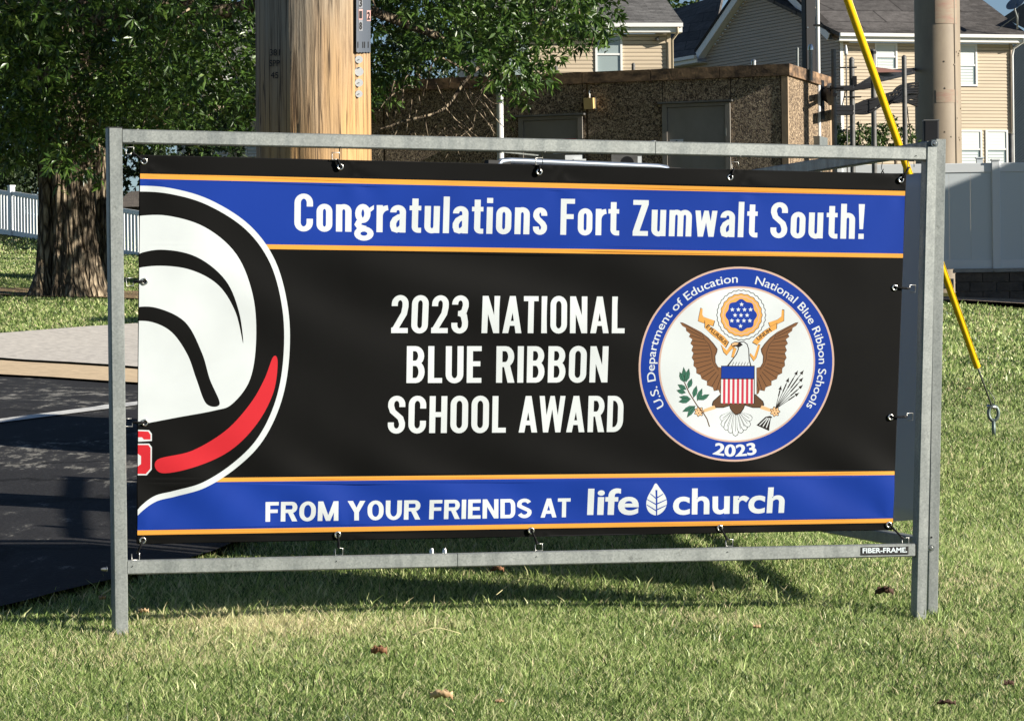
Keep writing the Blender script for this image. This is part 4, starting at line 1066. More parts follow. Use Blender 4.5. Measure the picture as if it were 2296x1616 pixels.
# fallen leaves and litter: each a thing
def leaf_litter(u, v, L, w, m, curl, ang, label, name='fallen_leaf', cat='fallen leaf', lobed=False, h0=.022):
    x, y = GP(u, v); c = Vector((x, y, gz(x, y) + h0)); vs = []; n = 13 if lobed else 9
    mb = MB(); ca, sa = math.cos(ang), math.sin(ang)
    prof = []
    for i in range(n):
        t = i / (n - 1); ww = math.sin(math.pi * min(.999, t ** .85)) * w / 2 * ((1.25 if i % 2 else .55) if lobed else 1)
        prof.append((t, ww))
    rows = []
    for t, ww in prof:
        row = []
        for s_ in (-1, -.45, 0, .45, 1):
            lx = (t - .5) * L; ly = s_ * ww; lz = curl * (abs(s_) ** 2) * w * .5 + curl * .35 * math.sin(t * 3.1) * L * .3 + .004 * math.sin(t * 17 + s_ * 3)
            row.append(len(mb.v)); mb.v.append((c.x + lx * ca - ly * sa, c.y + (lx * sa + ly * ca), c.z + lz))
        rows.append(row)
    for a_r, b_r in zip(rows, rows[1:]):
        for k in range(4): mb.f.append((a_r[k], a_r[k + 1], b_r[k + 1], b_r[k])); mb.m.append(0)
    o = mb.build(name, m, None, smooth=True); so_ = o.modifiers.new('thickness', 'SOLIDIFY'); so_.thickness = .0006
    # put the origin at the leaf
    o.data.transform(Matrix.Translation(-c)); o.location = c
    return tag(o, label, cat, 'leaves and bits lying on the lawn')
leaf_litter(850, 1483, .050, .036, M_dead, 1.1, .2, 'curled brown dead leaf with pointed lobes lying on the grass below the word FROM', lobed=True)
leaf_litter(990, 1584, .064, .046, M_deadpale, .8, -.1, 'broad light brown dead leaf near the bottom edge, below the rail joint')
leaf_litter(1120, 1589, .032, .013, M_deadpale, .3, .7, 'small narrow tan leaf near the bottom edge, right of the broad brown leaf')
leaf_litter(1697, 1421, .03, .02, M_deadpale, .6, .5, 'small pale leaf on the lawn in front of the word church')
leaf_litter(1983, 1352, .075, .035, M_deaddark, 1.1, .4, 'crumpled dark brown leaf beside the foot of the right post', lobed=True, h0=.03)
leaf_litter(2172, 880, .05, .03, M_deadpale, .4, .2, 'pale tan leaf on the lawn between frame and guy anchor', h0=.03)
leaf_litter(322, 1387, .034, .022, M_deadpale, .8, .2, 'small curled tan leaf right of the foot of the left post')
leaf_litter(230, 1357, .035, .022, M_deadpale, .7, 1.0, 'small pale leaf left of the foot of the left post')
leaf_litter(2122, 1596, .055, .035, M_deaddark, .5, .1, 'round blackish leaf at the bottom right of the lawn')
leaf_litter(545, 1283, .05, .022, M_paper, .6, .9, 'small grey feather like leaf in the shade under the left half of the rail')
leaf_litter(1115, 1300, .07, .02, M_dead, 1.2, .8, 'thin brown leaf standing in the shade below the rail joint', h0=.03)
leaf_litter(2262, 1552, .04, .018, M_deaddark, 1.0, .6, 'dark dead stem at the lower right corner of the lawn', lobed=True)
def straw(u0, v0, u1, v1, label, r=.0016, bow=.02):
    a = Vector((*GP(u0, v0), 0)); b = Vector((*GP(u1, v1), 0)); pth = []
    for i in range(9):
        t = i / 8; p = a.lerp(b, t); pth.append((p.x + .006 * math.sin(7 * t), p.y, gz(p.x, p.y) + .028 + bow * math.sin(math.pi * t)))
    o = MB().tube(pth, r, 5).build('straw_stem', M_straw, None, smooth=True); tag(o, label, 'grass stem', 'loose straw stems on the lawn')
straw(925, 1443, 1030, 1440, 'long straight straw stem lying on the lawn, below the word FROM')
straw(1112, 1352, 1205, 1320, 'bent pale straw stem standing at the edge of the shadow, below FRIENDS', bow=.03)
straw(228, 1352, 300, 1362, 'pale straw stem arching over the foot of the left post', .0022, .035)

# =================================================================== WOODEN POLE
wb = P(709, 808, 13.9); wr = 256 / 2 / F * 13.9
pole = thing('utility_pole', 'thick weathered wooden utility pole behind the banner', 'utility pole', (wb.x, wb.y, gz(wb.x, wb.y)))
vs = []; nA = 160; zz = [gz(wb.x, wb.y) - .1] + list(np.linspace(.3, 2.6, 70)) + list(np.linspace(2.8, 11, 20))
for z in zz:
    for j in range(nA):
        t = 2 * math.pi * j / nA
        r = wr * (1.005 - (z - 1.5) * .010)
        p = Vector((math.cos(t) * 2.2, math.sin(t) * 2.2, z * .25))
        r += .006 * noise.noise(p * 2.0)
        c_ = noise.noise(Vector((math.cos(t) * 9, math.sin(t) * 9, z * .35 + 4)))
        r -= .010 * max(0, 1 - abs(c_) * 14) * max(0, noise.noise(Vector((math.cos(t) * 3, math.sin(t) * 3, z * .6))) + .3)
        vs.append((wb.x + math.cos(t) * r + .0016 * (z - .9), wb.y + math.sin(t) * r, z))
n_ = len(zz); k = (np.arange(n_ - 1)[:, None] * nA + np.arange(nA)[None]).ravel(); k2 = (np.arange(n_ - 1)[:, None] * nA + (np.arange(nA)[None] + 1) % nA).ravel()
npmesh('shaft', np.array(vs), np.stack([k, k2, k2 + nA, k + nA], 1), M_wood, pole, smooth=True)
MB().tube([(wb.x, wb.y, 10.9), (wb.x, wb.y, 11.01)], wr * .9, 24).build('pole_top', M_wood, pole)
def on_pole(u, v, off=0.0):
    a, b = ray(u, v); c = Vector((wb.x + .0016 * 1.5, wb.y)); R_ = wr + off; d = Vector((a, 1.0)); A_2 = d.dot(d); B_2 = -2 * d.dot(c); C_2 = c.dot(c) - R_ * R_
    disc = max(0, B_2 * B_2 - 4 * A_2 * C_2); t = (-B_2 - math.sqrt(disc)) / (2 * A_2); return Vector((a * t, t, b * t + EYE))
# numbered plate
gridp = MB()
ptag = [(799, -30), (829, -30), (831, 100), (828, 119), (803, 113), (799, 96)]
NP = 5
for side_off in (0.014,):
    for i in range(NP):
        u0, u1 = 799 + (831 - 799) * i / NP, 799 + (831 - 799) * (i + 1) / NP
        gridp.hexa([on_pole(u0, 117, .004), on_pole(u1, 119, .004), on_pole(u1, 119, .010), on_pole(u0, 117, .010), on_pole(u0, -30, .004), on_pole(u1, -30, .004), on_pole(u1, -30, .010), on_pole(u0, -30, .010)])
plate = gridp.build('number_plate', M_plate, pole)
for s_, u, v, hh_, m in (('3', 809, 16, 17, M_ink), ('1', 809, 42, 17, M_ink), ('8', 809, 67, 17, M_ink), ('2', 827, 45, 18, M_ink)):
    lab = MB().prism([on_pole(u - 4.5, v + 3, .0108), on_pole(u + 4.2, v + 3, .0108), on_pole(u + 4.2, v - 21, .0108), on_pole(u - 4.5, v - 21, .0108)], (0, -.0006, 0)).build('number_tab', M_tab if s_ in '12' else M_tabg, plate)
    lp = layout(s_, -3, 3, 0, hh_, .03); flat_text('digit', lp, lambda x, y, u=u, v=v: on_pole(u + x, v - y, .0125), M_ink, plate)
for u in (803, 814, 818, 826): MB().prism([on_pole(u - .8, 108, .0112), on_pole(u + .8, 108, .0112), on_pole(u + .8, 94, .0112), on_pole(u - .8, 94, .0112)], (0, -.0006, 0)).build('plate_slot', M_ink, plate)
for v, r in ((162, 8.5), (193, 10), (224, 9), (254, 8)):
    v = v * .82 + 2 if False else v
for v, r in ((135, 8.5), (162, 10), (187, 9), (212, 8)):
    dsk = MB(); c = on_pole(805, v - 1, .006); c2 = on_pole(805, v - 1, .002); dsk.tube([c2, c], r / F * 13.9, 20); d_ = dsk.build('nail_disc', M_white, pole)
    if r != 10: MB().tube([c, on_pole(805, v - 1, .008)], .0019, 8).build('nail', M_castiron, d_)
    else: MB().tube([on_pole(805, v - 10, .006), on_pole(805, v - 10, .009)], .0028, 8).build('nail', M_castiron, d_)
for s_, u0, u1, v in (('381', 605, 627, 125), ('SPP', 604, 627, 149), ('45', 607, 624, 176)):
    lp = layout(s_, 0, u1 - u0, 0, 14, .0); flat_text('branded_mark', lp, lambda x, y, u0=u0, v=v: on_pole(u0 + x, v - y, .004), M_ink, pole)

# guy wire with yellow guard
x, y = GP(2228, 968)
anc = Vector((x, y, gz(x, y))); sc_ = y / F
guy = thing('guy_wire', 'yellow plastic guard on a guy wire anchored in the lawn right of the sign', 'guy wire', tuple(anc))
g0 = P(2191, 822, y - .25); Yt = y - 1.9; g1 = P(1900, 0, Yt); dg_ = (g1 - g0); g2 = g0 + dg_ * 1.25
def halfpipe(a, b, r0, r1):
    mb = MB(); mb.tube([a, a.lerp(b, .3), a.lerp(b, .7), b], [r0, r0, r1, r1], 16); return mb
halfpipe(g0, g2, .0205, .0232).build('guard', M_yellow, guy, smooth=True, autosmooth=50)
MB().tube([g0 + dg_ * .02 + Vector((.017, -.010, 0)), g2 + Vector((.020, -.010, 0))], .004, 6).build('guard_lip', M_yellow, guy, smooth=True)
dn = (g1 - g0).normalized(); eye_t = anc + Vector((-.01, 0, 58 * sc_))
MB().tube([g0 + dn * .1, eye_t + Vector((0, 0, .0))], 0.0062, 6).build('cable', M_wire, guy, smooth=True)
MB().tube([eye_t + Vector((-.02, 0, .10)), eye_t + Vector((.016, 0, .045)), eye_t + Vector((.018, 0, .0))], .003, 6).build('cable', M_wire, guy, smooth=True)
MB().tube([g2, g2 + dn * 3.0], .006, 6).build('cable', M_wire, guy, smooth=True)
ey = MB(); pth = []
for i in range(17):
    t = -math.pi * .5 + 2 * math.pi * i / 16; pth.append(anc + Vector((math.cos(t) * .030, 0, 42 * sc_ + math.sin(t) * .045)))
ey.tube(pth, .011, 8); ey.tube([anc - Vector((0, 0, .05)), anc + Vector((0, 0, 30 * sc_))], [.014, .011], 10); ey.build('anchor_eye', M_castiron, guy, smooth=True)
MB().tube([eye_t + Vector((-.03, 0, 0)), eye_t + Vector((.03, 0, -.01))], .012, 8).build('eye_bolt', M_zinc, guy, smooth=True)

# =================================================================== MONOPOLE (tan steel)
Ym = 60.0; mb_ = P(2105, 380, Ym); rm = 103 / 2 / F * Ym
mono = thing('monopole', 'thick tan painted steel mast with faded red bands behind the white fence', 'mast', (mb_.x, mb_.y, gz(mb_.x, mb_.y)))
zb_ = gz(mb_.x, mb_.y) - .2
lean = lambda z: Vector((mb_.x - ROLL * 0 * (z - mb_.z), mb_.y, z))
MB().tube([lean(zb_), lean(mb_.z + 1), lean(mb_.z + 16)], [rm * 1.02, rm, rm * .9], 48).build('shaft', M_mono, mono, smooth=True, autosmooth=50)
seam = Vector((math.cos(-.85), math.sin(-.85), 0)) * (rm + .0)
MB().tube([lean(zb_) + seam * 1.02, lean(mb_.z + 1) + seam, lean(mb_.z + 16) + seam * .9], .022, 6).build('weld_seam', M_mono, mono, smooth=True)
for v0, v1 in ((-30, 58), (205, 234)):
    zt0, zt1 = P(2105, v1, Ym).z, P(2105, v0, Ym).z
    mb = MB(); n = 30; base_ = rm + .004
    for k in range(n):
        a0, a1 = math.radians(-102 + 62 * k / n), math.radians(-102 + 62 * (k + 1) / n)
        q = [Vector((mb_.x + math.cos(a) * base_, mb_.y + math.sin(a) * base_, z)) for a, z in ((a0, zt0), (a1, zt0), (a1, zt1), (a0, zt1))]; mb.poly(q)
    mb.build('faded_band', M_monored, mono, smooth=True)
rs_ = random.Random(5)
for k in range(14):
    a = math.radians(rs_.uniform(-80, -20)); z = P(2105, rs_.uniform(90, 330), Ym).z; r_ = rm + .001
    c = Vector((mb_.x + math.cos(a) * r_, mb_.y + math.sin(a) * r_, z)); MB().tube([c, c + Vector((math.cos(a), math.sin(a), 0)) * .012], .014, 6).build('bolt_head', M_mono, mono)
print('poles', time.time() - T0)

# =================================================================== UTILITY BUILDING
BA = math.radians(19)
C0 = P(1764, 160, 45.0); dL = Vector((-math.cos(BA), math.sin(BA), 0)); dR = Vector((math.sin(BA), math.cos(BA), 0))
C0 = Vector((C0.x, C0.y, 0)); LL, LD = 7.7, 2.5
ztop = P(1766, 144, 45).z; zg = gz(C0.x, C0.y) - .3
WL = VP(C0, C0 + dL); WR = VP(C0, C0 + dR)
ub = thing('utility_building', 'low windowless building of brown exposed aggregate with flat coping', 'building', (C0.x, C0.y, gz(C0.x, C0.y)))
def foot(e): # footprint grown by e
    a = C0 - dL * e - dR * e
    return [a, a + dL * (LL + 2 * e), a + dL * (LL + 2 * e) + dR * (LD + 2 * e), a + dR * (LD + 2 * e)]
def fz_(pts, z): return [Vector((p.x, p.y, z)) for p in pts]
capz = .155
MB().prism(fz_(foot(-.03), zg), (0, 0, ztop - capz - zg)).build('wall', M_pil, ub)
# coping stones
def cope(face_o, d, n_in, L, n):
    for k in range(n):
        a = face_o + d * (L * k / n + .004); b = face_o + d * (L * (k + 1) / n - .004); w_ = n_in * .3
        q = [a, b, b + w_, a + w_]; MB().prism(fz_(q, ztop - capz), (0, 0, capz)).build('coping', M_cope, ub)
e_ = .055
cope(C0 - dL * e_ - dR * e_, dL, dR, LL + 2 * e_, 8); cope(C0 - dL * e_ - dR * e_ + dR * .304, dR, dL, LD + e_ - .304, 2)
MB().prism(fz_(foot(-.2), ztop - .08), (0, 0, .03)).build('roof', M_stonewall, ub)
def wallrect(pl, u0, v0, u1, v1):
    a = pl.st(u0, (v0 + v1) / 2)[0]; b = pl.st(u1, (v0 + v1) / 2)[0]; z0 = pl.pt((u0 + u1) / 2, v1).z; z1 = pl.pt((u0 + u1) / 2, v0).z
    return min(a, b), max(a, b), z0, z1
def slab(pl, s0, s1, z0, z1, o0, o1):
    return [pl.at(s0, z0, o0), pl.at(s1, z0, o0), pl.at(s1, z0, o1), pl.at(s0, z0, o1), pl.at(s0, z1, o0), pl.at(s1, z1, o0), pl.at(s1, z1, o1), pl.at(s0, z1, o1)]
def sl(pl, r, o0, o1, name, m, parent): return MB().hexa(slab(pl, *r, o0, o1)).build(name, m, parent)
d1 = wallrect(WL, 1487, 232, 1640, 470); d2 = wallrect(WL, 1165, 262, 1309, 470)
d1 = (d1[0], d1[1], zg + .25, d1[3]); d2 = (d2[0], d2[1], zg + .25, d2[3])
zw = ztop - capz - .002
spans = [(.08, d1[0]), (d1[1], (d1[1] + d2[0]) / 2 + .5), ((d1[1] + d2[0]) / 2 + .52, d2[0]), (d2[1], 5.8), (5.82, LL - .13)]
for a, b in spans: sl(WL, (a + .006, b - .006, zg, zw), -.03, .012, 'aggregate_panel', M_agg, ub)
for d_ in (d1, d2): sl(WL, (d_[0] + .006, d_[1] - .006, d_[3] + .03, zw), -.03, .012, 'aggregate_panel', M_agg, ub)
for a, b in ((.035, 1.12), (1.14, LD - .13)): sl(WR, (a, b, zg, zw), -.03, .012, 'aggregate_panel', M_agg, ub)
MB().prism(fz_([C0 - dL * .016 - dR * .016, C0 + dL * .075 - dR * .016, C0 + dL * .075 + dR * .03, C0 - dL * .016 + dR * .03], zg), (0, 0, zw - zg)).build('corner_pilaster', M_pil, ub)
sl(WR, (LD - .12, LD, zg, zw), -.05, .014, 'corner_pilaster', M_pil, ub); sl(WL, (LL - .12, LL, zg, zw), -.05, .014, 'corner_pilaster', M_pil, ub)
for i, d_ in enumerate((d1, d2)):
    s0, s1, z0, z1 = d_
    dr = sl(WL, (s0 + .075, s1 - .075, z0, z1 - .05), -.02, .018, 'door', M_door, ub)
    if i == 0: tag(dr, 'plain taupe door with a white notice')
    sl(WL, (s0 + .002, s0 + .07, z0, z1), -.02, .045, 'door_frame', M_door, ub); sl(WL, (s1 - .07, s1 - .002, z0, z1), -.02, .045, 'door_frame', M_door, ub); sl(WL, (s0 + .072, s1 - .072, z1 - .045, z1), -.02, .045, 'door_frame', M_door, ub)
    sl(WL, (s0 - .04, s1 + .04, z1 + .004, z1 + .028), .0, .11, 'drip_visor', M_steelgrey, ub)
    for zk in (.35, 1.05): sl(WL, (s0 + .055, s0 + .075, z1 - zk - .11, z1 - zk), .019, .05, 'hinge', M_galv, ub)
    sl(WL, (s1 - .2, s1 - .17, z1 - 1.05, z1 - .98), .019, .05, 'handle', M_zinc, ub)
r_ = wallrect(WL, 1503, 313, 1533, 345); p_ = sl(WL, r_, .019, .023, 'paper_notice', M_paper, ub)
cs, cz = (r_[0] + r_[1]) / 2, (r_[2] + r_[3]) / 2
MB().prism([WL.at(cs - .085, cz, .024), WL.at(cs, cz - .085, .024), WL.at(cs + .085, cz, .024), WL.at(cs, cz + .085, .024)], WL.n * .002).build('diamond_mark', M_steelgrey, p_)
r_ = wallrect(WL, 1241, 312, 1294, 345); p_ = sl(WL, r_, .019, .023, 'danger_notice', M_paper, ub)
sl(WL, (r_[0], r_[1], r_[3] - .06, r_[3]), .024, .026, 'red_header', M_redtag, p_)
# lamp
r_ = wallrect(WL, 1314, 220, 1335, 246)
lamp = thing('wall_lamp', 'small amber box lamp with a conduit on the aggregate wall between the doors', 'lamp', tuple(WL.at((r_[0] + r_[1]) / 2, r_[2], .012)))
s0, s1, z0, z1 = r_
MB().hexa([WL.at(s0, z0 + .02, .012), WL.at(s1, z0 + .02, .012), WL.at(s1, z0, .10), WL.at(s0, z0, .10), WL.at(s0, z1, .012), WL.at(s1, z1, .012), WL.at(s1, z1 - .01, .12), WL.at(s0, z1 - .01, .12)]).build('housing', M_lampbox, lamp)
MB().hexa(slab(WL, s0 - .015, s0, z0, z1, .012, .03)).build('back_plate', M_trim, lamp)
cm = (s0 + s1) / 2; MB().tube([WL.at(cm, z1 - .01, .05), WL.at(cm, z1 + .05, .05), WL.at(cm + .015, z1 + .07, .03), WL.at(cm, z1 + .10, .03)], .010, 8).build('conduit', M_trim, lamp, smooth=True)
# white mast in front of the wall with standoff bracket
mp = P(1122, 330, 44.2); gm = gz(mp.x, mp.y)
t_ = thing('vent_pipe', 'white vertical pipe rising in front of the aggregate wall under the oak foliage', 'pipe', (mp.x, mp.y, gm))
MB().tube([(mp.x, mp.y, gm - .1), (mp.x, mp.y, P(1122, 200, 44.2).z)], .045, 16).build('pipe', M_whitepipe, t_, smooth=True, autosmooth=50)
zc = P(1122, 341, 44.2).z; MB().tube([(mp.x, mp.y, zc - .012), (mp.x, mp.y, zc + .012)], .052, 16).build('clamp', M_galv, t_); MB().beam((mp.x + .04, mp.y, zc), (mp.x + .5, mp.y + 1.0, zc + .01), (1, 0, 0), .02, (0, 0, 1), .02).build('bracket', M_galv, t_)
# pipes on the roof
def roofpipe(u, v0, v1, w, Y, label, m=M_galv, cap='dome'):
    b = P(u, v1, Y); tp = P(u, v0, Y); r = w / 2 / F * Y
    t_ = thing('vent_pipe', label, 'pipe', tuple(b), 'vent pipes on the roof of the utility building')
    MB().tube([b - UZ * .1, tp], r, 14).build('pipe', m, t_, smooth=True, autosmooth=50)
    if cap == 'dome': MB().tube([tp, tp + UZ * r * .6, tp + UZ * r * 1.1], [r * 1.12, r * .95, r * .4], 14).build('cap', m, t_, smooth=True, autosmooth=60)
    if cap == 'hood': MB().tube([tp - UZ * .03, tp + UZ * .01, tp + UZ * .05], [r * 1.5, r * 1.5, r * .8], 14).build('cap', M_chrome, t_, smooth=True, autosmooth=40)
    return t_
roofpipe(1247, 152, 185, 8, 46.6, 'short grey vent pipe on the flat roof, leftmost, under the oak leaves', M_steelgrey)
roofpipe(1420, 146, 178, 8, 46.2, 'short grey vent pipe on the flat roof below the window of the left house', M_steelgrey)
roofpipe(1690, 139, 165, 11, 46, 'low domed pipe stub on the flat roof near the corner of the building', M_zinc)
roofpipe(1788, 110, 160, 6, 46.2, 'thin dark pipe with bright hood left of the black square mast')
roofpipe(1817.5, 108, 165, 8.5, 45.9, 'grey pipe with bright hood in front of the black square mast', cap='hood')
# dark square mast + bright pipe
b = P(1814, 160, 46.9); t_ = thing('square_mast', 'tall black square steel mast rising behind the roof edge', 'mast', tuple(b))
MB().beam(b - UZ * 2, b + UZ * 4.5, (math.cos(.35), math.sin(.35), 0), .15, (-math.sin(.35), math.cos(.35), 0), .15, .01).build('tube', M_darksteel, t_)
for k in (.6, 1.1): MB().tube([b + Vector((-.02, -.10, k)), b + Vector((-.02, -.12, k))], .012, 6).build('bolt', M_zinc, t_)
b = P(1835, 165, 46.6); t_ = thing('vent_pipe', 'tall shiny white pipe strapped to the right side of the black mast', 'pipe', tuple(b))
MB().tube([b - UZ * 2, b + UZ * 4.5], .027, 14).build('pipe', M_whitepipe, t_, smooth=True, autosmooth=50)
zc = P(1835, 57, 46.6).z; MB().beam((b.x - .06, b.y, zc), (b.x + .05, b.y, zc), (0, 1, 0), .08, (0, 0, 1), .018).build('strap', M_darksteel, t_)

# round horn antenna on the right wall
c = WR.pt(1836, 213, .0); t_ = thing('dish_antenna', 'small round dark antenna on a bracket at the right wall of the brown building', 'antenna', tuple(c))
dd = (Vector((.93, -.30, .03))).normalized(); cc3 = c + WR.n * .14
MB().tube([cc3, cc3 + dd * .05, cc3 + dd * .08], [.15, .16, .15], 28).build('dish', M_steelgrey, t_, smooth=True, autosmooth=40)
MB().tube([cc3 - dd * .09, cc3], [.07, .14], 24).build('dish_back', M_darksteel, t_, smooth=True, autosmooth=40)
MB().beam(c + UZ * .2, c - UZ * .35, WR.d, .16, WR.n, .12).build('bracket', M_darksteel, t_)
MB().tube([cc3 + dd * .06, P(1872, 213, 45.6)], .03, 8).build('arm', M_darksteel, t_)
sl(WR, wallrect(WR, 1822, 308, 1840, 328), .012, .10, 'junction_box', M_galv, ub)

# ------------------------------------------------------------------ conduit poles, cables and sheet right of the building
def gpole(u0, v0, w, Y, label, m=M_steelgrey, name='conduit_pole', cap=True, cat='pole', grp='grey steel poles between building and tan mast'):
    tp = P(u0, v0, Y); g_ = gz(tp.x, tp.y); t_ = thing(name, label, cat, (tp.x, tp.y, g_), grp); r = w / 2 / F * Y
    MB().tube([(tp.x, tp.y, g_ - .1), tp], r, 14).build('shaft', m, t_, smooth=True, autosmooth=50)
    if cap: MB().tube([tp, tp + UZ * r * .8, tp + UZ * r * 1.3], [r * 1.1, r * .9, r * .3], 14).build('cap', m, t_, smooth=True, autosmooth=60)
    return t_, tp
pA, tA = gpole(1868.5, 111, 11.5, 45.9, 'grey steel pole standing against the right end of the brown building', cap=False)
pB, tB = gpole(1909.5, 136, 12, 48.5, 'grey steel pole with domed top left of the upper window of the right house')
pC, tC = gpole(1957.5, 118, 12, 49.5, 'grey steel pole with dark round top behind the yellow guard')
pD, tD = gpole(2027, 131, 11, 49, 'grey steel pole with domed top just left of the tan mast')
MB().tube([tC - UZ * .02, tC + UZ * .02], .05, 12).build('band', M_darksteel, pC)
t_, tp = gpole(1897, 124, 3.2, 48, 'thin whip antenna with a white tapered tip beside the grey poles', M_steelgrey, 'whip_antenna', False, 'antenna', None)
MB().tube([tp, tp + UZ * .03, tp + UZ * .10, tp + UZ * .145], [.024, .027, .018, .008], 12).build('tip', M_white, t_, smooth=True)
for (pp, u, v, Y) in ((pB, 1899, 152, 48.3), (pB, 1909, 218, 48.5), (pA, 1868, 199, 45.9)):
    c = P(u, v, Y); MB().beam(c - Vector((.10, 0, 0)), c + Vector((.14, 0, 0)), (0, 1, 0), .10, (0, 0, 1), .014).build('crossarm', M_darksteel, pp)
c = P(1916, 182, 48.4); MB().box(c, .06, .08, .14).build('clamp', M_darksteel, pB)
def cable_thing(name, label, cat, runs, m=M_cord, r=.012):
    t_ = thing(name, label, cat, tuple(runs[0][0]))
    for run in runs: MB().tube(run, r, 6).build('cable', m, t_, smooth=True)
    return t_
def catr(pts, n=5):
    out = []
    for i in range(len(pts) - 1):
        p0 = pts[max(0, i - 1)]; p1 = pts[i]; p2 = pts[i + 1]; p3 = pts[min(len(pts) - 1, i + 2)]
        for j in range(n):
            t = j / n; out.append(.5 * ((2 * p1) + (-p0 + p2) * t + (2 * p0 - 5 * p1 + 4 * p2 - p3) * t * t + (-p0 + 3 * p1 - 3 * p2 + p3) * t ** 3))
    return out + [pts[-1]]
runs = []
rr = random.Random(11)
for k in range(13):
    a = rr.uniform(-5, 6); b_ = rr.uniform(-6, 8); c_ = rr.uniform(-8, 10)
    y0 = 238 + (k % 3) * 8
    runs.append(catr([P(1868, y0 + a * .3, 46.2), P(1905, y0 + 1 + a * .5, 48.4 - .15), P(1945, y0 - 8 + b_, 49.2), P(1985, 222 + c_, 50), P(2015, 212 + b_ * 1.5 + (k % 4) * 5, 52), P(2056, 196 + k * 3 + a, 59)]))
for k in range(5):
    runs.append(catr([P(1990 + k * 3, 236 - k * 2, 50), P(2000 + k * 6, 212 + k * 2, 51), P(2020 + k * 4, 193 + k * 4, 53), P(2058, 186 + k * 6, 59.2)]))
cable_thing('cable_bundle', 'sagging bundle of black cables running from the grey poles to the tan mast', 'cables', runs, r=.021)
cable_thing('cable_run', 'straight black cables between the brown building and the first grey pole', 'cables', [[P(1864, 196 + k * 2, 46), P(1912, 195 + k * 2, 48.4), P(1950, 190 + k * 2, 49)] for k in range(4)], r=.024)
cable_thing('drop_cable', 'thin black cable hanging down beside the rightmost grey pole', 'cable', [catr([P(2034, 240, 49), P(2037, 270, 49), P(2044, 315, 49), P(2050, 345, 49)]), catr([P(1898, 152, 48), P(1897, 190, 48), P(1890, 230, 48), P(1885, 245, 48)])], r=.008)
# dark shade sheet over the cable tray
t_ = thing('cable_tray', 'dark ribbed metal tray bridging from the grey poles to the tan mast above the cables', 'cable tray', tuple(P(1960, 180, 49)))
q0, q1, q2, q3 = P(1912, 199, 48.2), P(1968, 196, 48.4), P(2052, 166, 58.5), P(2052, 158, 60.5)
q1b = P(1965, 166, 50.8)
mb = MB()
n = 16
for k in range(n):
    f0, f1 = k / n, (k + .82) / n
    a, b = q0.lerp(q2, f0), q0.lerp(q2, f1); c, d_ = q1b.lerp(q3, f1) , q1b.lerp(q3, f0)
    mb.prism([a, b, c, d_], (0, 0, .02))
mb.prism([q0, q2, q2 + UZ * .05, q0 + UZ * .05], (0, .03, 0)); mb.prism([q1b, q3, q3 + UZ * .05, q1b + UZ * .05], (0, .03, 0))
mb.build('tray', M_darksteel, t_)
MB().prism([P(1960, 150, 50.5), P(1966, 163, 50.4), P(2020, 162, 54), P(2030, 160, 55)], (0, .1, .01)).build('rusty_cover', mat('rust_cover', (.12, .05, .035), .8), t_)

# =================================================================== WHITE VINYL FENCE + RETAINING WALL
VF = VP(P(1440, 400, 52.2), P(2340, 400, 51.8))
ftop = VF.pt(2170, 366).z; fbot = VF.pt(2170, 603).z
fen = thing('vinyl_fence', 'tall solid white vinyl privacy fence right of the sign', 'fence', tuple(VF.at(8, fbot)))
postu = [1541 - 347, 1541, 1880, 2233, 2233 + 350]
s0_ = VF.st(1480, 400)[0]
for i, u in enumerate(postu[1:]):
    s_ = VF.st(u, 450)[0]
    MB().beam(VF.at(s_, fbot - .5), VF.at(s_, ftop + .03), VF.d, .125, VF.n, .125, .006).build('post', M_white, fen)
    MB().beam(VF.at(s_, ftop + .03), VF.at(s_, ftop + .055), VF.d, .15, VF.n, .15, .01).build('post_cap', M_white, fen)
ss = [VF.st(1450, 450)[0]] + [VF.st(u, 450)[0] for u in postu[1:]]
for a, b in zip(ss, ss[1:]):
    a2, b2 = a + .064, b - .064
    MB().beam(VF.at(a2, ftop - .075), VF.at(b2, ftop - .075), UZ, .145, VF.n, .05, .006).build('rail', M_white, fen)
    MB().beam(VF.at(a2, fbot + .07), VF.at(b2, fbot + .07), UZ, .14, VF.n, .05, .006).build('rail', M_white, fen)
    n = max(2, int((b2 - a2) / .29))
    for k in range(n):
        c0, c1 = a2 + (b2 - a2) * k / n + .0015, a2 + (b2 - a2) * (k + 1) / n - .0015
        MB().hexa(slab(VF, c0, c1, fbot + .141, ftop - .149, -.011, .011)).build('board', M_whitegrey, fen)
# the fence also turns towards the building behind the car
t_ = thing('fence_post', 'grey vinyl fence post of a neighbouring fence below the lower windows', 'post', tuple(P(2196, 420, 54)))
MB().beam(P(2196, 420, 54), P(2196, 356, 54), (1, 0, 0), .10, (0, 1, 0), .10).build('shaft', M_whitegrey, t_); MB().beam(P(2196, 356, 54), P(2196, 353, 54), (1, 0, 0), .13, (0, 1, 0), .13).build('cap', M_whitegrey, t_)
rw = thing('retaining_wall', 'low dark block retaining wall with a pale cap under the white fence', 'wall', tuple(VF.at(9, .9)))
sw0 = VF.st(2143, 640)[0]; sw1 = VF.st(2340, 640)[0]
hb = (fbot - .06 - .9) / 3; row_z = VF.pt(2200, 690).z
for r_i in range(3):
    zz0 = fbot - .062 - (r_i + 1) * .145; k = 0; s_ = sw0 - (.2 if r_i % 2 else 0)
    while s_ < sw1:
        a, b = max(s_, sw0), min(s_ + .405, sw1)
        if b - a > .05: MB().hexa(slab(VF, a + .003, b - .003, zz0 + .003, zz0 + .142, -.18, .14 + rnd.uniform(-.006, .006))).build('block', M_stonewall, rw)
        s_ += .41
s_ = sw0 - .03
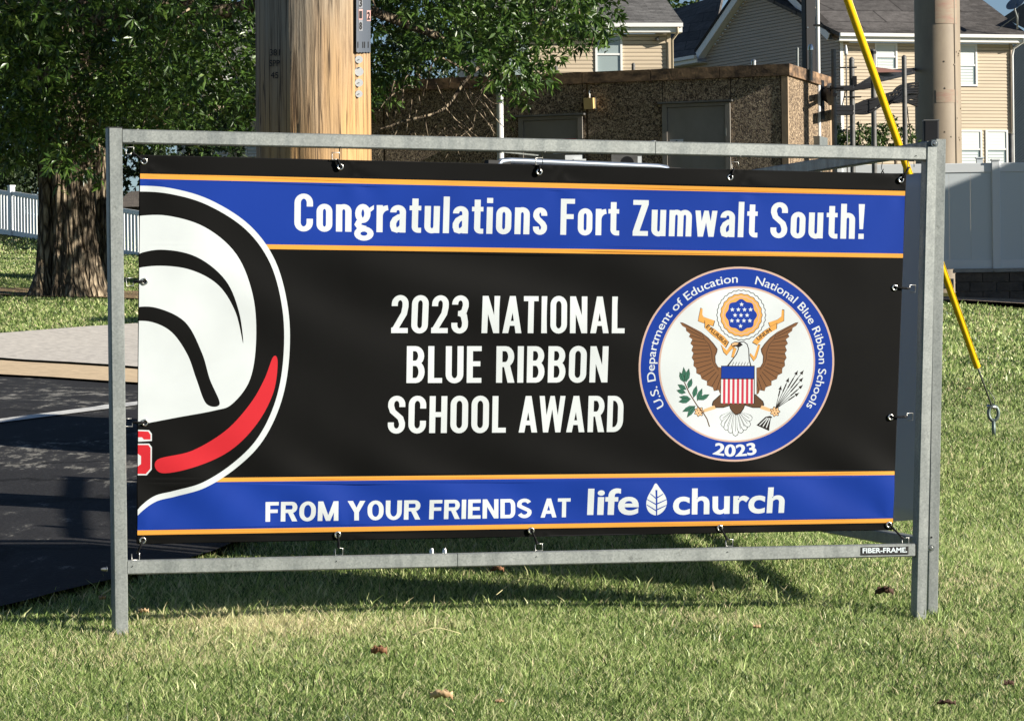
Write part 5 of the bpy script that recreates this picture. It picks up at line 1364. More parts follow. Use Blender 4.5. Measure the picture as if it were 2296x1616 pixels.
while s_ < sw1:
    MB().hexa(slab(VF, s_, s_ + .6, fbot - .058, fbot - .004, -.2, .17)).build('cap_stone', M_wallcap, rw); s_ += .606
MB().hexa(slab(VF, ss[0], sw0 - .04, fbot - .30, fbot - .15, -.12, .12)).build('footing', M_wallcap, rw)
patch('gravel_bed', [tuple(VF.at(-1, 0, .9).xy), tuple(VF.at(sw0 - .5, 0, 1.2).xy), tuple(VF.at(sw0 + .3, 0, 2.0).xy), tuple(VF.at(12, 0, 6.0).xy), tuple(VF.at(12, 0, -.1).xy), tuple(VF.at(-1, 0, -.1).xy)], .035, M_gravel, .4, label='pale gravel strip at the foot of the retaining wall', cat='gravel')

# =================================================================== HOUSES
def siding(pl, s0, s1, z0, z1, pitch, m, parent, lo=None, name='siding', holes=()):
    """lapped boards; lo(z) -> (sa, sb) clips each course"""
    mb = MB(); z = z0
    while z < z1 - .01:
        zt = min(z1, z + pitch); a, b = (s0, s1); a1, b1_ = a, b
        if lo: a, b = lo(z); a1, b1_ = lo(zt)
        if b - a > .02:
            segs = [(a, b, a1, b1_)]
            for h0, h1, hz0, hz1 in holes:
                if z < hz1 - .02 and zt > hz0 + .02:
                    ns = []
                    for (p, q, p1, q1) in segs:
                        if h0 > p and h1 < q: ns += [(p, h0, p1, h0), (h1, q, h1, q1)]
                        else: ns.append((p, q, p1, q1))
                    segs = ns
            for (p, q, p1, q1) in segs:
                zq = zt - .013
                mb.poly([pl.at(p, z, .026), pl.at(q, z, .026), pl.at(q1, zq, .012), pl.at(p1, zq, .012)])
                mb.poly([pl.at(p, z, -.045), pl.at(q, z, -.045), pl.at(q, z, .026), pl.at(p, z, .026)])
        z = zt
    mb.keep = True; o = mb.build(name, m, parent); o['kind'] = 'stuff'; return o
def window(pl, u0, v0, u1, v1, parent, blind=True, fr=.055, sash=True):
    s0, s1, z0, z1 = wallrect(pl, u0, v0, u1, v1)
    fm = MB()
    for r in ((s0, s0 + fr, z0, z1), (s1 - fr, s1, z0, z1), (s0 + fr, s1 - fr, z1 - fr, z1), (s0 + fr, s1 - fr, z0, z0 + fr)): fm.hexa(slab(pl, *r, .0, .055))
    w_ = fm.build('window', M_trim, parent)
    zm = (z0 + z1) / 2
    if sash: MB().hexa(slab(pl, s0 + fr, s1 - fr, zm - .025, zm + .025, .006, .045)).build('meeting_rail', M_trim, w_)
    for za, zb2, off_ in ((zm + .025, z1 - fr, .028), (z0 + fr, zm - .025, .018)):
        MB().hexa(slab(pl, s0 + fr + .001, s1 - fr - .001, za, zb2, off_ - .006, off_)).build('pane', M_blind if (blind and off_ > .02) or blind == 2 else M_glass, w_)
        if blind:
            m_ = MB(); n = int((zb2 - za) / .09)
            for k in range(n): m_.hexa(slab(pl, s0 + fr + .03, s1 - fr - .03 - .06, za + .02 + k * .09, za + .02 + k * .09 + .07, off_ + .001, off_ + .006))
            if n: m_.build('blind', M_blind, w_)['kind'] = 'stuff'
    return (s0, s1, z0, z1)
def roofplane(pts, th, m, parent, name='roof'):
    """pts: eave a, eave b, ridge b, ridge a; adds courses and a uv for the tabs"""
    a, b, c, d_ = [Vector(p) for p in pts]; n_ = (b - a).cross(d_ - a).normalized()
    if n_.z < 0: n_ = -n_
    L = max((d_ - a).length, (c - b).length); nc = max(4, int(L / .145)); mb = MB(); uvs = []
    w0 = (b - a).length; ax = (b - a).normalized()
    for k in range(nc):
        f0, f1 = k / nc, (k + 1) / nc
        p0, p1, p2, p3 = a.lerp(d_, f0) + n_ * (.012), b.lerp(c, f0) + n_ * (.012), b.lerp(c, f1) + n_ * .002, a.lerp(d_, f1) + n_ * .002
        mb.poly([p0, p1, p2, p3]); uvs += [((p - a).dot(ax), fk * nc * .145) for p, fk in ((p0, f0), (p1, f0), (p2, f1), (p3, f1))]
        mb.poly([a.lerp(d_, f0), b.lerp(c, f0), p1, p0]); uvs += [((p - a).dot(ax), f0 * nc * .145 + .002) for p in (p0, p1, p1, p0)]
    nb = len(mb.f)
    mb.prism([a - n_ * .001, b - n_ * .001, c - n_ * .001, d_ - n_ * .001], -n_ * th)
    mb.keep = True; o = mb.build(name, m, parent); uvl = o.data.uv_layers.new(name='roof')
    for i, uv in enumerate(uvs): uvl.data[i].uv = uv
    return o
def gutter(pl, s0, s1, zt, out, parent, m=M_trim):
    MB().hexa(slab(pl, s0, s1, zt - .22, zt - .10, out - .03, out)).build('fascia', m, parent)
    MB().hexa(slab(pl, s0, s1, zt - .10, zt, out + .002, out + .11)).build('gutter', m, parent)
    MB().hexa(slab(pl, s0, s1, zt - .235, zt - .222, .0, out)).build('soffit', m, parent)

# right house (front wing)
HR = VP(P(1884, 200, 103), P(2271, 200, 104.3)); Lr = HR.st(2271, 200)[0]
gR = gz(P(2080, 300, 103.5).x, 103.5) - 1.5
hr = thing('house', 'two storey tan sided house with dark roof right of the tan mast', 'house', tuple(HR.at(0, gR)))
ze = HR.pt(2080, 80).z; zwall = ze - .24
MB().hexa(slab(HR, 0, Lr, gR, zwall, -9, -.05)).build('wall', M_siding, hr)
hol = [wallrect(HR, *q) for q in ((1961, 98, 2011, 158), (2146, 100, 2190, 194), (2150, 292, 2201, 378), (2209, 292, 2259, 378))]
siding(HR, 0.1, Lr - .12, gR, zwall, .104, M_siding, hr, holes=hol)
for q in ((1961, 98, 2011, 158), (2146, 100, 2190, 194), (2150, 292, 2201, 378), (2209, 292, 2259, 378)): window(HR, *q, hr)
for a, b in ((0, .1), (Lr - .11, Lr)): MB().hexa(slab(HR, a, b, gR, zwall, -.02, .035)).build('corner_trim', M_trim if a == 0 else M_siding2, hr)
gutter(HR, -.15, Lr + .35, ze, .42, hr)
MB().tube([HR.at(Lr + .2, ze - .1, .5), HR.at(Lr + .2, ze - .2, .45), HR.at(Lr + .0, ze - .38, .12), HR.at(Lr - .04, ze - .6, .09), HR.at(Lr - .04, gR, .09)], .035, 8).build('downspout', M_trim, hr, smooth=True)
Ea = HR.at(-.15, ze + .01, .42); Eb = HR.at(Lr + .38, ze + .01, .42); Rb = P(2198, -3, 107.2); up_s = (Rb - Eb)
Rb2 = Eb + up_s * 2.1; Ra = Rb2 - HR.d * (Lr + .53 + 0)
roofplane([Ea, Eb, Rb2, Vector((Ra.x - 2, Ra.y, Rb2.z))], .12, M_shd, hr)
MB().prism([Eb, Rb2, Rb2 - UZ * .16, Eb - UZ * .16], HR.n * -.03).build('rake_board', M_trim, hr)
# satellite dish on its roof
bq = P(2262, 66, 103.6); cq = P(2279, 9, 103.4)
t_ = thing('satellite_dish', 'grey satellite dish on a bent arm at the right edge of the shingle roof', 'satellite dish', tuple(bq))
MB().tube([bq + Vector((.26, 0, .0)), P(2281, 40, 103.4), P(2275, 22, 103.4), cq], .028, 8).build('mast', M_galv, t_, smooth=True)
MB().tube([bq - Vector((.35, 0, 0)), P(2277, 38, 103.4)], .014, 6).build('brace', M_galv, t_); MB().tube([bq + Vector((.28, .1, .0)), P(2283, 30, 103.4)], .012, 6).build('brace', M_galv, t_)
dd = Vector((-.45, -.35, .55)).normalized(); a1_ = dd.cross(UZ).normalized(); a2_ = dd.cross(a1_).normalized(); mb = MB(); k0 = 0; rings = []
for i in range(5):
    r = .36 * i / 4; ring = []
    for j in range(24):
        t = 2 * math.pi * j / 24; ring.append(len(mb.v)); mb.v.append(tuple(cq + a1_ * math.cos(t) * r + a2_ * math.sin(t) * r * .86 + dd * (r * r * .7 - .05)))
    rings.append(ring)
for i in range(4):
    for j in range(24): mb.f.append((rings[i][j], rings[i][(j + 1) % 24], rings[i + 1][(j + 1) % 24], rings[i + 1][j])); mb.m.append(0)
mb.keep = True; ds = mb.build('dish', mat('dish_grey', (.16, .20, .24), .4, .2), t_, smooth=True); so_ = ds.modifiers.new('thickness', 'SOLIDIFY'); so_.thickness = .015
MB().tube([cq - a2_ * .3 + dd * .02, cq - a2_ * .25 + dd * .35], .012, 6).build('feed_arm', M_galv, t_); MB().box(cq - a2_ * .25 + dd * .36, .06, .06, .08).build('feed_horn', M_trim, t_)

# middle house with the big shaded gable
GM = VP(P(1500, 200, 112.5), P(1884, 200, 103)); Lm = GM.L
gM = gR
hm = thing('house', 'taupe sided house with a broad shaded gable behind the brown utility building', 'house', tuple(GM.at(3, gM)))
il = [GM.st(1584, 127), GM.st(1671, 0)]; ir = [GM.st(1868, 87), GM.st(1782, 0)]
def line_s(p, z): (s0, z0), (s1, z1) = p; return s0 + (s1 - s0) * (z - z0) / (z1 - z0)
kk = (il[1][0] - il[0][0]) / (il[1][1] - il[0][1]); kr = (ir[1][0] - ir[0][0]) / (ir[1][1] - ir[0][1])
zap = il[0][1] + (ir[0][0] - il[0][0] + kr * (il[0][1] - ir[0][1])) / (kk - kr)
def clipm(z):
    a = .0; b = Lm
    if z > il[0][1]: a = line_s(il, z)
    if z > ir[0][1]: b = line_s(ir, z)
    return a, max(a, b)
siding(GM, 0, Lm, gM, zap, .104, M_siding2, hm, lo=clipm)
sap = line_s(il, zap)
MB().prism([GM.at(0, gM, -.05), GM.at(Lm, gM, -.05), GM.at(Lm, ir[0][1], -.05), GM.at(sap, zap, -.05), GM.at(il[0][0], il[0][1], -.05), GM.at(0, il[0][1], -.05)], -GM.n * .3).build('wall', M_siding2, hm)
def rake(p, ap, name):
    lo_ = p[0]; dz = .2
    a, b = GM.at(lo_[0], lo_[1], .0), GM.at(ap[0], ap[1], .0); d_ = (b - a).normalized(); n_ = d_.cross(GM.n)
    if n_.z < 0: n_ = -n_
    a = a - d_ * .12
    MB().prism([a + GM.n * .25, b + GM.n * .25, b + GM.n * .25 + n_ * .24, a + GM.n * .25 + n_ * .24], GM.n * .03).build('rake_board', M_trim, hm)
    MB().prism([a + n_ * .005, b + n_ * .005, b + n_ * .02, a + n_ * .02], GM.n * .25).build('rake_soffit', M_trim, hm)
    MB().prism([a + n_ * .245, b + n_ * .245, b + n_ * .33, a + n_ * .33], GM.n * .31 - GM.n * 0).build('gable_roof_edge', M_shd, hm)
rake(il, (sap, zap), 'l'); rake(ir, (sap, zap), 'r')
Ea = GM.at(-1.5, il[0][1] + .02, .45); Eb = GM.at(il[0][0] - .1, il[0][1] + .02, .45)
rl = P(1518, 19, 118.5); rr2 = P(1586, -2, 116.2); rd = (rr2 - rl).normalized()
roofplane([Ea, GM.at(il[0][0] + .15, il[0][1] + .02, -.05), rr2 + rd * 1.2, rl - rd * .6], .12, M_shd, hm)
MB().hexa(slab(GM, -1.4, il[0][0] + .1, il[0][1] - .20, il[0][1] - .09, .40, .43)).build('fascia', M_trim, hm)
MB().hexa(slab(GM, -1.4, il[0][0] + .12, il[0][1] - .09, il[0][1] + .02, .44, .55)).build('gutter', M_trim, hm)
MB().hexa(slab(GM, -1.4, il[0][0] + .1, il[0][1] - .215, il[0][1] - .202, .0, .43)).build('soffit', M_trim, hm)

# left house
HL = VP(P(1088, 120, 87.7), P(1504, 120, 88.3)); Ll = HL.L
gL = gz(3, 88) - 1.5
hl = thing('house', 'tan sided house with grey shingle roof partly behind the oak branch', 'house', tuple(HL.at(Ll, gL)))
ze = HL.pt(1450, 56).z; zwall = ze - .24
MB().hexa(slab(HL, 0, Ll, gL, zwall, -7, -.05)).build('wall', M_siding, hl)
wins = ((1334, 77, 1395, 168), (1126, 77, 1187, 175)); hol = [wallrect(HL, *q) for q in wins]
siding(HL, 0.1, Ll - .12, gL, zwall, .104, M_siding, hl, holes=hol)
for q in wins: window(HL, *q, hl, blind=False)
for q in wins:
    s0, s1, z0, z1 = wallrect(HL, *q); MB().hexa(slab(HL, s0 + .07, s1 - .15, z0 + .07, z1 - .1, .0, .012)).build('roller_shade', M_blind, hl)
for a, b in ((0, .1), (Ll - .11, Ll)): MB().hexa(slab(HL, a, b, gL, zwall, -.02, .035)).build('corner_trim', M_siding, hl)
gutter(HL, -.3, Ll + .25, ze, .38, hl)
MB().tube([HL.at(Ll + .12, ze - .1, .45), HL.at(Ll + .12, ze - .25, .40), HL.at(Ll + .02, ze - .42, .12), HL.at(Ll + .02, gL, .09)], .035, 8).build('downspout', M_siding, hl, smooth=True)
Ea = HL.at(-.3, ze + .01, .40); Eb = HL.at(Ll + .26, ze + .01, .40); Rb = P(1494, 0, 90.2); up_s = Rb - Eb; Rb2 = Eb + up_s * 2.6
roofplane([Ea, Eb, Rb2, Rb2 - HL.d * (Ll + 1)], .12, M_shg, hl)
# camera-like flood lamp under the eave
p_ = HL.pt(1476, 86, .1); t_ = thing('flood_lamp', 'small dark flood lamp under the eave at the right corner of the tan house', 'lamp', tuple(p_))
MB().tube([p_, p_ + Vector((-.05, -.08, -.05))], [.03, .06], 12).build('head', M_steelgrey, t_, smooth=True); MB().beam(p_, p_ + Vector((0, .1, .05)), (1, 0, 0), .04, (0, 0, 1), .04).build('bracket', M_steelgrey, t_)
# far left house glimpsed through the leaves
HF = VP(P(455, 300, 92), P(640, 300, 92.5))
hf = thing('house', 'pale house with white window glimpsed through the leaves left of the wooden pole', 'house', tuple(HF.at(0, 3)))
gF = gz(-7, 92) - 1.5; zF = HF.pt(500, 190).z
MB().hexa(slab(HF, 0, HF.L, gF, zF, -6, -.05)).build('wall', M_siding, hf); siding(HF, .1, HF.L - .1, gF, zF, .104, M_siding, hf)
window(HF, 548, 300, 592, 352, hf); window(HF, 470, 300, 510, 352, hf)
gutter(HF, -.3, HF.L + .3, zF + .2, .3, hf)
roofplane([HF.at(-.3, zF + .21, .4), HF.at(HF.L + .3, zF + .21, .4), HF.at(HF.L + .3, zF + 2.6, -3.4), HF.at(-.3, zF + 2.6, -3.4)], .1, M_shg, hf)
# house at the right margin (shaded wall, sliver of roof)
HX = VP(P(2277, 200, 126), P(2345, 200, 113)); hx = thing('house', 'brown shaded side wall of another house at the right margin', 'house', tuple(HX.at(0, 3)))
zX = HX.pt(2300, 66).z
if HX.n.x > 0: HX.n = -HX.n
MB().hexa(slab(HX, -2, HX.L, gR, zX, -5, -.05)).build('wall', M_siding2, hx); siding(HX, -2, HX.L, gR, zX, .104, M_siding2, hx)
MB().prism([P(2248, 40, 124), P(2300, 5, 114), P(2345, 5, 104), P(2345, 70, 104), P(2300, 66, 113)], (.6, .9, 0)).build('roof', M_shg, hx)
hp = P(2266.5, 300, 53.0); t_ = thing('conduit_pole', 'short grey pole behind the fence right of the lower windows', 'pole', (hp.x, hp.y, gz(hp.x, hp.y)), 'grey steel poles between building and tan mast')
MB().tube([(hp.x, hp.y, gz(hp.x, hp.y)), P(2266.5, 302, 53)], .042, 14).build('shaft', M_steelgrey, t_, smooth=True, autosmooth=50); MB().tube([P(2266.5, 302, 53), P(2266.5, 300, 53)], .048, 14).build('cap', M_steelgrey, t_)
print('houses', time.time() - T0)

# =================================================================== LEFT PICKET FENCE
FA, FB = P(-70, 520, 78.6), P(420, 590, 70.0)
PF = VP(FA, FB)
pf = thing('picket_fence', 'white vinyl picket fence running behind the oak trunk', 'fence', tuple(PF.at(3, gz(FA.x, FA.y))))
zt_ = lambda s: PF.pt(20, 428).z + (PF.pt(295, 470).z - PF.pt(20, 428).z) * (s - PF.st(20, 428)[0]) / (PF.st(295, 470)[0] - PF.st(20, 428)[0])
zb2 = lambda s: PF.pt(20, 529).z + (PF.pt(295, 578).z - PF.pt(20, 529).z) * (s - PF.st(20, 529)[0]) / (PF.st(295, 578)[0] - PF.st(20, 529)[0])
posts = [PF.st(26 + k * 228, 480)[0] for k in (-1, 0, 1, 2)]
pick = None
for a, b in zip(posts, posts[1:]):
    for zf, h_ in ((lambda s: zt_(s) - .05, .09), (lambda s: zb2(s) + .08, .12)):
        MB().beam(PF.at(a + .065, zf(a)), PF.at(b - .065, zf(b)), UZ, h_, PF.n, .045).build('rail', M_white, pf)
    n = int((b - a - .13) / .155)
    for k in range(n):
        s_ = a + .065 + .155 * (k + .5) + .01
        if pick is None:
            pick = MB().beam(PF.at(s_, zb2(s_) + .14), PF.at(s_, zt_(s_) - .095), PF.d, .085, PF.n, .022).build('picket', M_white, pf); ps = s_
        else:
            c = pick.copy(); COL.objects.link(c); c.parent = pf; d_ = PF.at(s_, zt_(s_)) - PF.at(ps, zt_(ps)); c.location = d_
for s_ in posts:
    MB().beam(PF.at(s_, zb2(s_) - .25), PF.at(s_, zt_(s_) + .10), PF.d, .13, PF.n, .13, .006).build('post', M_white, pf)
    MB().beam(PF.at(s_, zt_(s_) + .10), PF.at(s_, zt_(s_) + .135), PF.d, .155, PF.n, .155, .01).build('post_cap', M_white, pf)
a = P(268, 500, 80); sh = thing('shed', 'dark shed with a sloping roof behind the picket fence', 'shed', (a.x, a.y, gz(a.x, a.y)))
MB().prism([P(262, 560, 80), P(340, 560, 80), P(340, 462, 80), P(262, 462, 80)], (.3, 2.5, 0)).build('wall', M_darkwood, sh)
MB().prism([P(250, 465, 79.6), P(350, 462, 79.6), P(350, 425, 81), P(290, 430, 81)], (0, 2, .06)).build('roof', M_stonewall, sh)

# things just outside the right edge whose shade falls into the picture
_sh = Vector((SUNV.x, SUNV.y, 0)).normalized()
op = C0 + dR * 1.0 + _sh * 8.5
t_ = thing('utility_pole', 'wooden pole just outside the right edge, shading the end of the brown building', 'utility pole', (op.x, op.y, gz(op.x, op.y)))
MB().tube([(op.x, op.y, gz(op.x, op.y) - .2), (op.x, op.y, 12)], [.17, .13], 20).build('shaft', M_wood, t_, smooth=True)
fs_ = VF.at(VF.st(2110, 450)[0], 0); so2 = fs_ + _sh * 9.5; hz = ftop - .22 + 9.2 * math.tan(math.radians(SUN_EL))  # unseen block added to shade the fence up to its top rail
t_ = thing('shade_block', 'added unseen block beyond the right edge, shading the white vinyl fence', 'shed', (so2.x, so2.y, gz(so2.x, so2.y)))
MB().prism([(so2.x, so2.y - .3, gz(so2.x, so2.y) - .3), (so2.x + 5, so2.y - 3.5, gz(so2.x, so2.y) - .3), (so2.x + 7, so2.y - .5, gz(so2.x, so2.y) - .3), (so2.x + 2, so2.y + 3.5, gz(so2.x, so2.y) - .3)], (0, 0, hz - gz(so2.x, so2.y) + .3)).build('wall', M_siding2, t_)

# =================================================================== CARS
def make_car(name, label, base, ang, L=4.7, Wd=1.85, Hh=1.78, suv=True, paint=M_carpaint, rack=True):
    t_ = thing(name, label, 'car', (0, 0, 0))
    hw = Wd / 2
    if suv: low = [(-L / 2, .45), (-L / 2 + .02, .95), (-L / 2 + .35, 1.0), (L / 2 - 1.45, 1.05), (L / 2 - .12, .92), (L / 2, .6), (L / 2 - .05, .3), (-L / 2 + .1, .3)]
    else: low = [(-L / 2, .42), (-L / 2 + .03, .82), (-L / 2 + .75, .9), (L / 2 - 1.4, .92), (L / 2 - .15, .72), (L / 2, .5), (L / 2 - .05, .24), (-L / 2 + .1, .24)]
    mb = MB(); n = len(low)
    for y, in_ in ((-hw, .0), (hw, .0)): mb.v += [(x, y * (1 if z < .8 else .97), z) for x, z in low]
    mb.f += [tuple(range(n)), tuple(reversed(range(n, 2 * n)))] + [(i, i + n, (i + 1) % n + n, (i + 1) % n) for i in range(n)]; mb.m = [0] * len(mb.f)
    body = mb.build('body', paint, t_); bv = body.modifiers.new('rounded', 'BEVEL'); bv.width = .07; bv.segments = 3; bv.limit_method = 'ANGLE'
    zr = Hh - (.1 if rack else 0)
    if suv: top = [(-L / 2 + .05, 1.0), (-L / 2 + .35, zr - .06), (-L / 2 + .6, zr), (L / 2 - 2.3, zr), (L / 2 - 2.0, zr - .04), (L / 2 - 1.3, 1.04)]
    else: top = [(-L / 2 + .6, .88), (-L / 2 + 1.25, zr - .05), (-L / 2 + 1.6, zr), (L / 2 - 2.3, zr), (L / 2 - 2.05, zr - .03), (L / 2 - 1.2, .91)]
    def prof(s_, yb, yt, pts):
        mb = MB(); z0 = pts[0][1]; n = len(pts); zz = lambda z: yb + (yt - yb) * min(1, max(0, (z - z0) / (zr - z0)))
        for sg in (-1, 1): mb.v += [(x, sg * zz(z) , z) for x, z in pts]
        mb.f += [tuple(range(n)), tuple(reversed(range(n, 2 * n)))] + [(i, i + n, (i + 1) % n + n, (i + 1) % n) for i in range(n)]; mb.m = [0] * len(mb.f); return mb
    gl = prof(1, hw - .06, hw - .22, top).build('windows', M_carglass, t_)
    rf = MB().prism([(top[1][0] + .05, -hw + .2, zr - .03), (top[4][0], -hw + .2, zr - .03), (top[4][0], hw - .2, zr - .03), (top[1][0] + .05, hw - .2, zr - .03)], (0, 0, .055)).build('roof', paint, t_)
    bv = rf.modifiers.new('rounded', 'BEVEL'); bv.width = .025; bv.segments = 2
    for x in (top[1][0] + .02, -.15, .75 if suv else .7):
        for sg in (-1, 1): MB().beam((x, sg * (hw - .05), .95), (x + (.0 if x > -1 else .15), sg * (hw - .2), zr - .02), (1, 0, 0), .09, (0, sg, 0), .03).build('pillar', paint, t_)
    for sx in (-1, 1):
        for sg in (-1, 1):
            c = Vector((sx * L * .30, sg * (hw - .1), .34)); w_ = MB().tube([c - Vector((0, .11 * sg, 0)), c + Vector((0, .11 * sg, 0))], .34, 24).build('wheel', M_rubber, t_)
            MB().tube([c + Vector((0, .112 * sg, 0)), c + Vector((0, .118 * sg, 0))], .21, 20).build('rim', M_silver, w_)
            MB().box((sx * (L / 2 - .05), sg * (hw - .25), .72 if not suv else .8), .12, .35, .14).build('headlight' if sx > 0 else 'tail_light', M_glass if sx > 0 else M_redtag, t_)
    if rack:
        for sg in (-1, 1):
            y = sg * (hw - .27); x0, x1 = -1.55, .95
            MB().tube([(x0, y, zr + .015), (x0 + .07, y, zr + .075), (x0 + .2, y, zr + .09), (x1 - .2, y, zr + .09), (x1 - .07, y, zr + .075), (x1, y, zr + .015)], [.04, .036, .032, .032, .036, .04], 10).build('roof_rail', M_silver, t_, smooth=True)
            for x in (x0 + .03, x1 - .03): MB().box((x, y, zr + .045), .3, .06, .08).build('rail_foot', M_rubber, t_)
    t_.location = base; t_.rotation_euler = (0, 0, ang)
    return t_
ra_, rb_ = P(1119, 366, 34.1), P(1497, 383, 35.7)
mid = (ra_ + rb_) / 2; ang = math.atan2(rb_.y - ra_.y, rb_.x - ra_.x); off_ = Vector((math.sin(ang), -math.cos(ang), 0))
g_ = gz(mid.x, mid.y)
# near rail is at y = -(hw-.27) in car space
cen_ = mid - off_ * (.925 - .27) - Vector((math.cos(ang), math.sin(ang), 0)) * (-.30); 
make_car('parked_car', 'dark blue parked car whose silver roof rails show above the banner', (cen_.x, cen_.y, gz(cen_.x, cen_.y) + .0), ang, Hh=(mid.z - gz(cen_.x, cen_.y)) + .045)
gx_, gy_ = .28, 17.4
make_car('parked_car', 'low dark saloon parked behind the banner, only its shadow showing on the asphalt', (gx_, gy_, gz(gx_, gy_)), math.radians(-6), L=3.45, Hh=1.34, suv=False, rack=False)
# small things beside the car
t_ = thing('air_conditioner', 'small white outdoor unit behind the car roof rails', 'air conditioner', tuple(P(1286, 375, 43.6)))
MB().box(P(1286, 372, 43.6), .22, .3, .26).build('housing', M_white, t_); MB().box(P(1300, 368, 43.5), .16, .2, .12).build('side_box', M_white, t_)
t_ = thing('electric_meter', 'round dark meter on a grey box right of the white unit', 'meter', tuple(P(1405, 372, 43.8)))
MB().box(P(1405, 372, 43.9), .4, .16, .36).build('box', M_steelgrey, t_); MB().tube([P(1406, 366, 43.75), P(1406, 366, 43.65)], .09, 18).build('dial', M_darksteel, t_); MB().beam(P(1434, 390, 43.7), P(1434, 351, 43.7), (1, 0, 0), .05, (0, 1, 0), .05).build('post', M_white, t_)

# =================================================================== TREES
def leafcloud(name, clumps, per, spr, nl, Ll_, Lw, seed, m, parent, droop=.25, tintf=None, keep=None):
    """clumps: list of (centre, radius). sprigs sit on the clump shells; each sprig is a whorl of folded leaves"""
    R = np.random.RandomState(seed); C = []; D = []
    for c, r in clumps:
        n = max(3, int(per * (r / .5) ** 2)); v = R.randn(n, 3); v /= np.linalg.norm(v, axis=1)[:, None]; v[:, 2] = np.where(v[:, 2] < -.5, v[:, 2] * .5, v[:, 2])
        rad = r * (.62 + .48 * R.rand(n)); C.append(np.array(c)[None] + v * rad[:, None] * np.array([[1, 1, .8]])); D.append(v)
    C = np.concatenate(C); D = np.concatenate(D)
    if keep is not None: k = keep(C); C, D = C[k], D[k]
    n = len(C); C = np.repeat(C, nl, 0); D = np.repeat(D, nl, 0); N_ = len(C)
    base_t = np.repeat(R.rand(n), nl)
    dirs = R.randn(N_, 3); dirs /= np.linalg.norm(dirs, axis=1)[:, None]; d = dirs + .75 * D; d[:, 2] -= droop; d /= np.linalg.norm(d, axis=1)[:, None]
    L_ = Ll_ * (.65 + .6 * R.rand(N_)); w = Lw * (.7 + .6 * R.rand(N_))
    sd = np.cross(d, R.randn(N_, 3)); sd /= np.linalg.norm(sd, axis=1)[:, None]; nn_ = np.cross(sd, d)
    b = C + d * .01; p1 = b + d * (L_ * .5)[:, None] + sd * (w / 2)[:, None] + nn_ * (w * .18)[:, None]; p2 = b + d * (L_ * .5)[:, None] - sd * (w / 2)[:, None] + nn_ * (w * .18)[:, None]; tip = b + d * L_[:, None]; tip[:, 2] -= L_ * .12
    V = np.stack([b, p1, tip, p2], 1).reshape(-1, 3); k = np.arange(N_)[:, None] * 4
    T = np.concatenate([k + np.array([[0, 1, 2]]), k + np.array([[0, 2, 3]])])
    tint = np.clip(.15 + .45 * base_t + .35 * R.rand(N_), 0, 1)
    o = npmesh(name, V, T, m, parent, attr=np.repeat(tint, 4)); o['kind'] = 'stuff'; return o

lowu = [-120, 60, 100, 135, 175, 215, 240, 300, 400, 520, 590, 640, 840, 862, 895, 950, 1010, 1060, 1110, 1130, 1180, 1205, 1235, 1290, 1340, 1362, 1378, 1400]
lowv = [400, 405, 400, 415, 440, 405, 372, 350, 352, 352, 345, 320, 290, 300, 245, 190, 195, 215, 235, 285, 300, 215, 190, 150, 150, 100, 20, -60]
def px(c):  # survey-grid position of world points (n,3)
    X, Y, Z = c[:, 0], c[:, 1], c[:, 2] - EYE; a, b = X / Y * F, -Z / Y * F
    # invert: a = du - R dv ; b = R du + dv
    du = (a + ROLL * b) / (1 + ROLL ** 2); dv = (b - ROLL * a) / (1 + ROLL ** 2)
    return du + W / 2, dv + HH / 2
tb = P(150, 660, 42.0)
oak = thing('oak_tree', 'large dark leaved oak with a thick furrowed trunk left of the sign', 'tree', (tb.x, tb.y, gz(tb.x, tb.y)))
R1 = random.Random(21); clumps = []
tries = 0
while len(clumps) < 640 and tries < 90000:
    tries += 1
    Y = R1.uniform(38.2, 47.0); u = R1.uniform(-140, 1400); top = -420 if u < 1000 else -420 + (u - 1000) * 1.0
    v = R1.uniform(top, 460); r = R1.uniform(.22, .50)
    lv_ = np.interp(u, lowu, lowv)
    if v + r * F / Y * .92 > lv_: continue
    if u > 1130 and v - r * 175 < 30 and u > 1290 and R1.random() < .3: continue
    # keep a ragged, gappy hanging curtain over the dark building wall
    if 860 < u < 1120 and 150 < v and R1.random() < .5: continue
    if v < 0 and R1.random() < .45: continue
    if 560 < u < 860 and 10 < v < 400 and R1.random() < .5: continue
    if 60 < u < 260 and v > 330 and Y > 41.6: continue
    q = P(u, v, Y)
    nzv = noise.noise(Vector((q.x * .9, q.y * .6, q.z * .9)))
    if nzv < .05: continue
    clumps.append((tuple(q), r))
for k in range(95):
    u = R1.uniform(20, 300); v = R1.uniform(0, 395 if u < 250 else 330); q = P(u, v, R1.uniform(39.6, 41.2)); r = R1.uniform(.2, .36)
    if v + r * 165 > np.interp(u, lowu, lowv): continue
    clumps.append((tuple(q), r))
for k in range(170):
    u = R1.uniform(-100, 1180); v = R1.uniform(-100, 420); Y = R1.uniform(45.5, 49.5) if u < 640 else R1.uniform(42, 44); q = P(u, v, Y); r = R1.uniform(.4, .7) if u < 640 else R1.uniform(.3, .45)
    if v + r * 165 > np.interp(u, lowu, lowv): continue
    clumps.append((tuple(q), r))
for k in range(190):  # extra clumps added above the view to shade the crown from the right
    q = (R1.uniform(-4.5, 2.6), R1.uniform(36.5, 45), R1.uniform(6.5, 9.2))
    if noise.noise(Vector(q) * .7) < -.08: continue
    clumps.append((q, R1.uniform(.45, .75)))
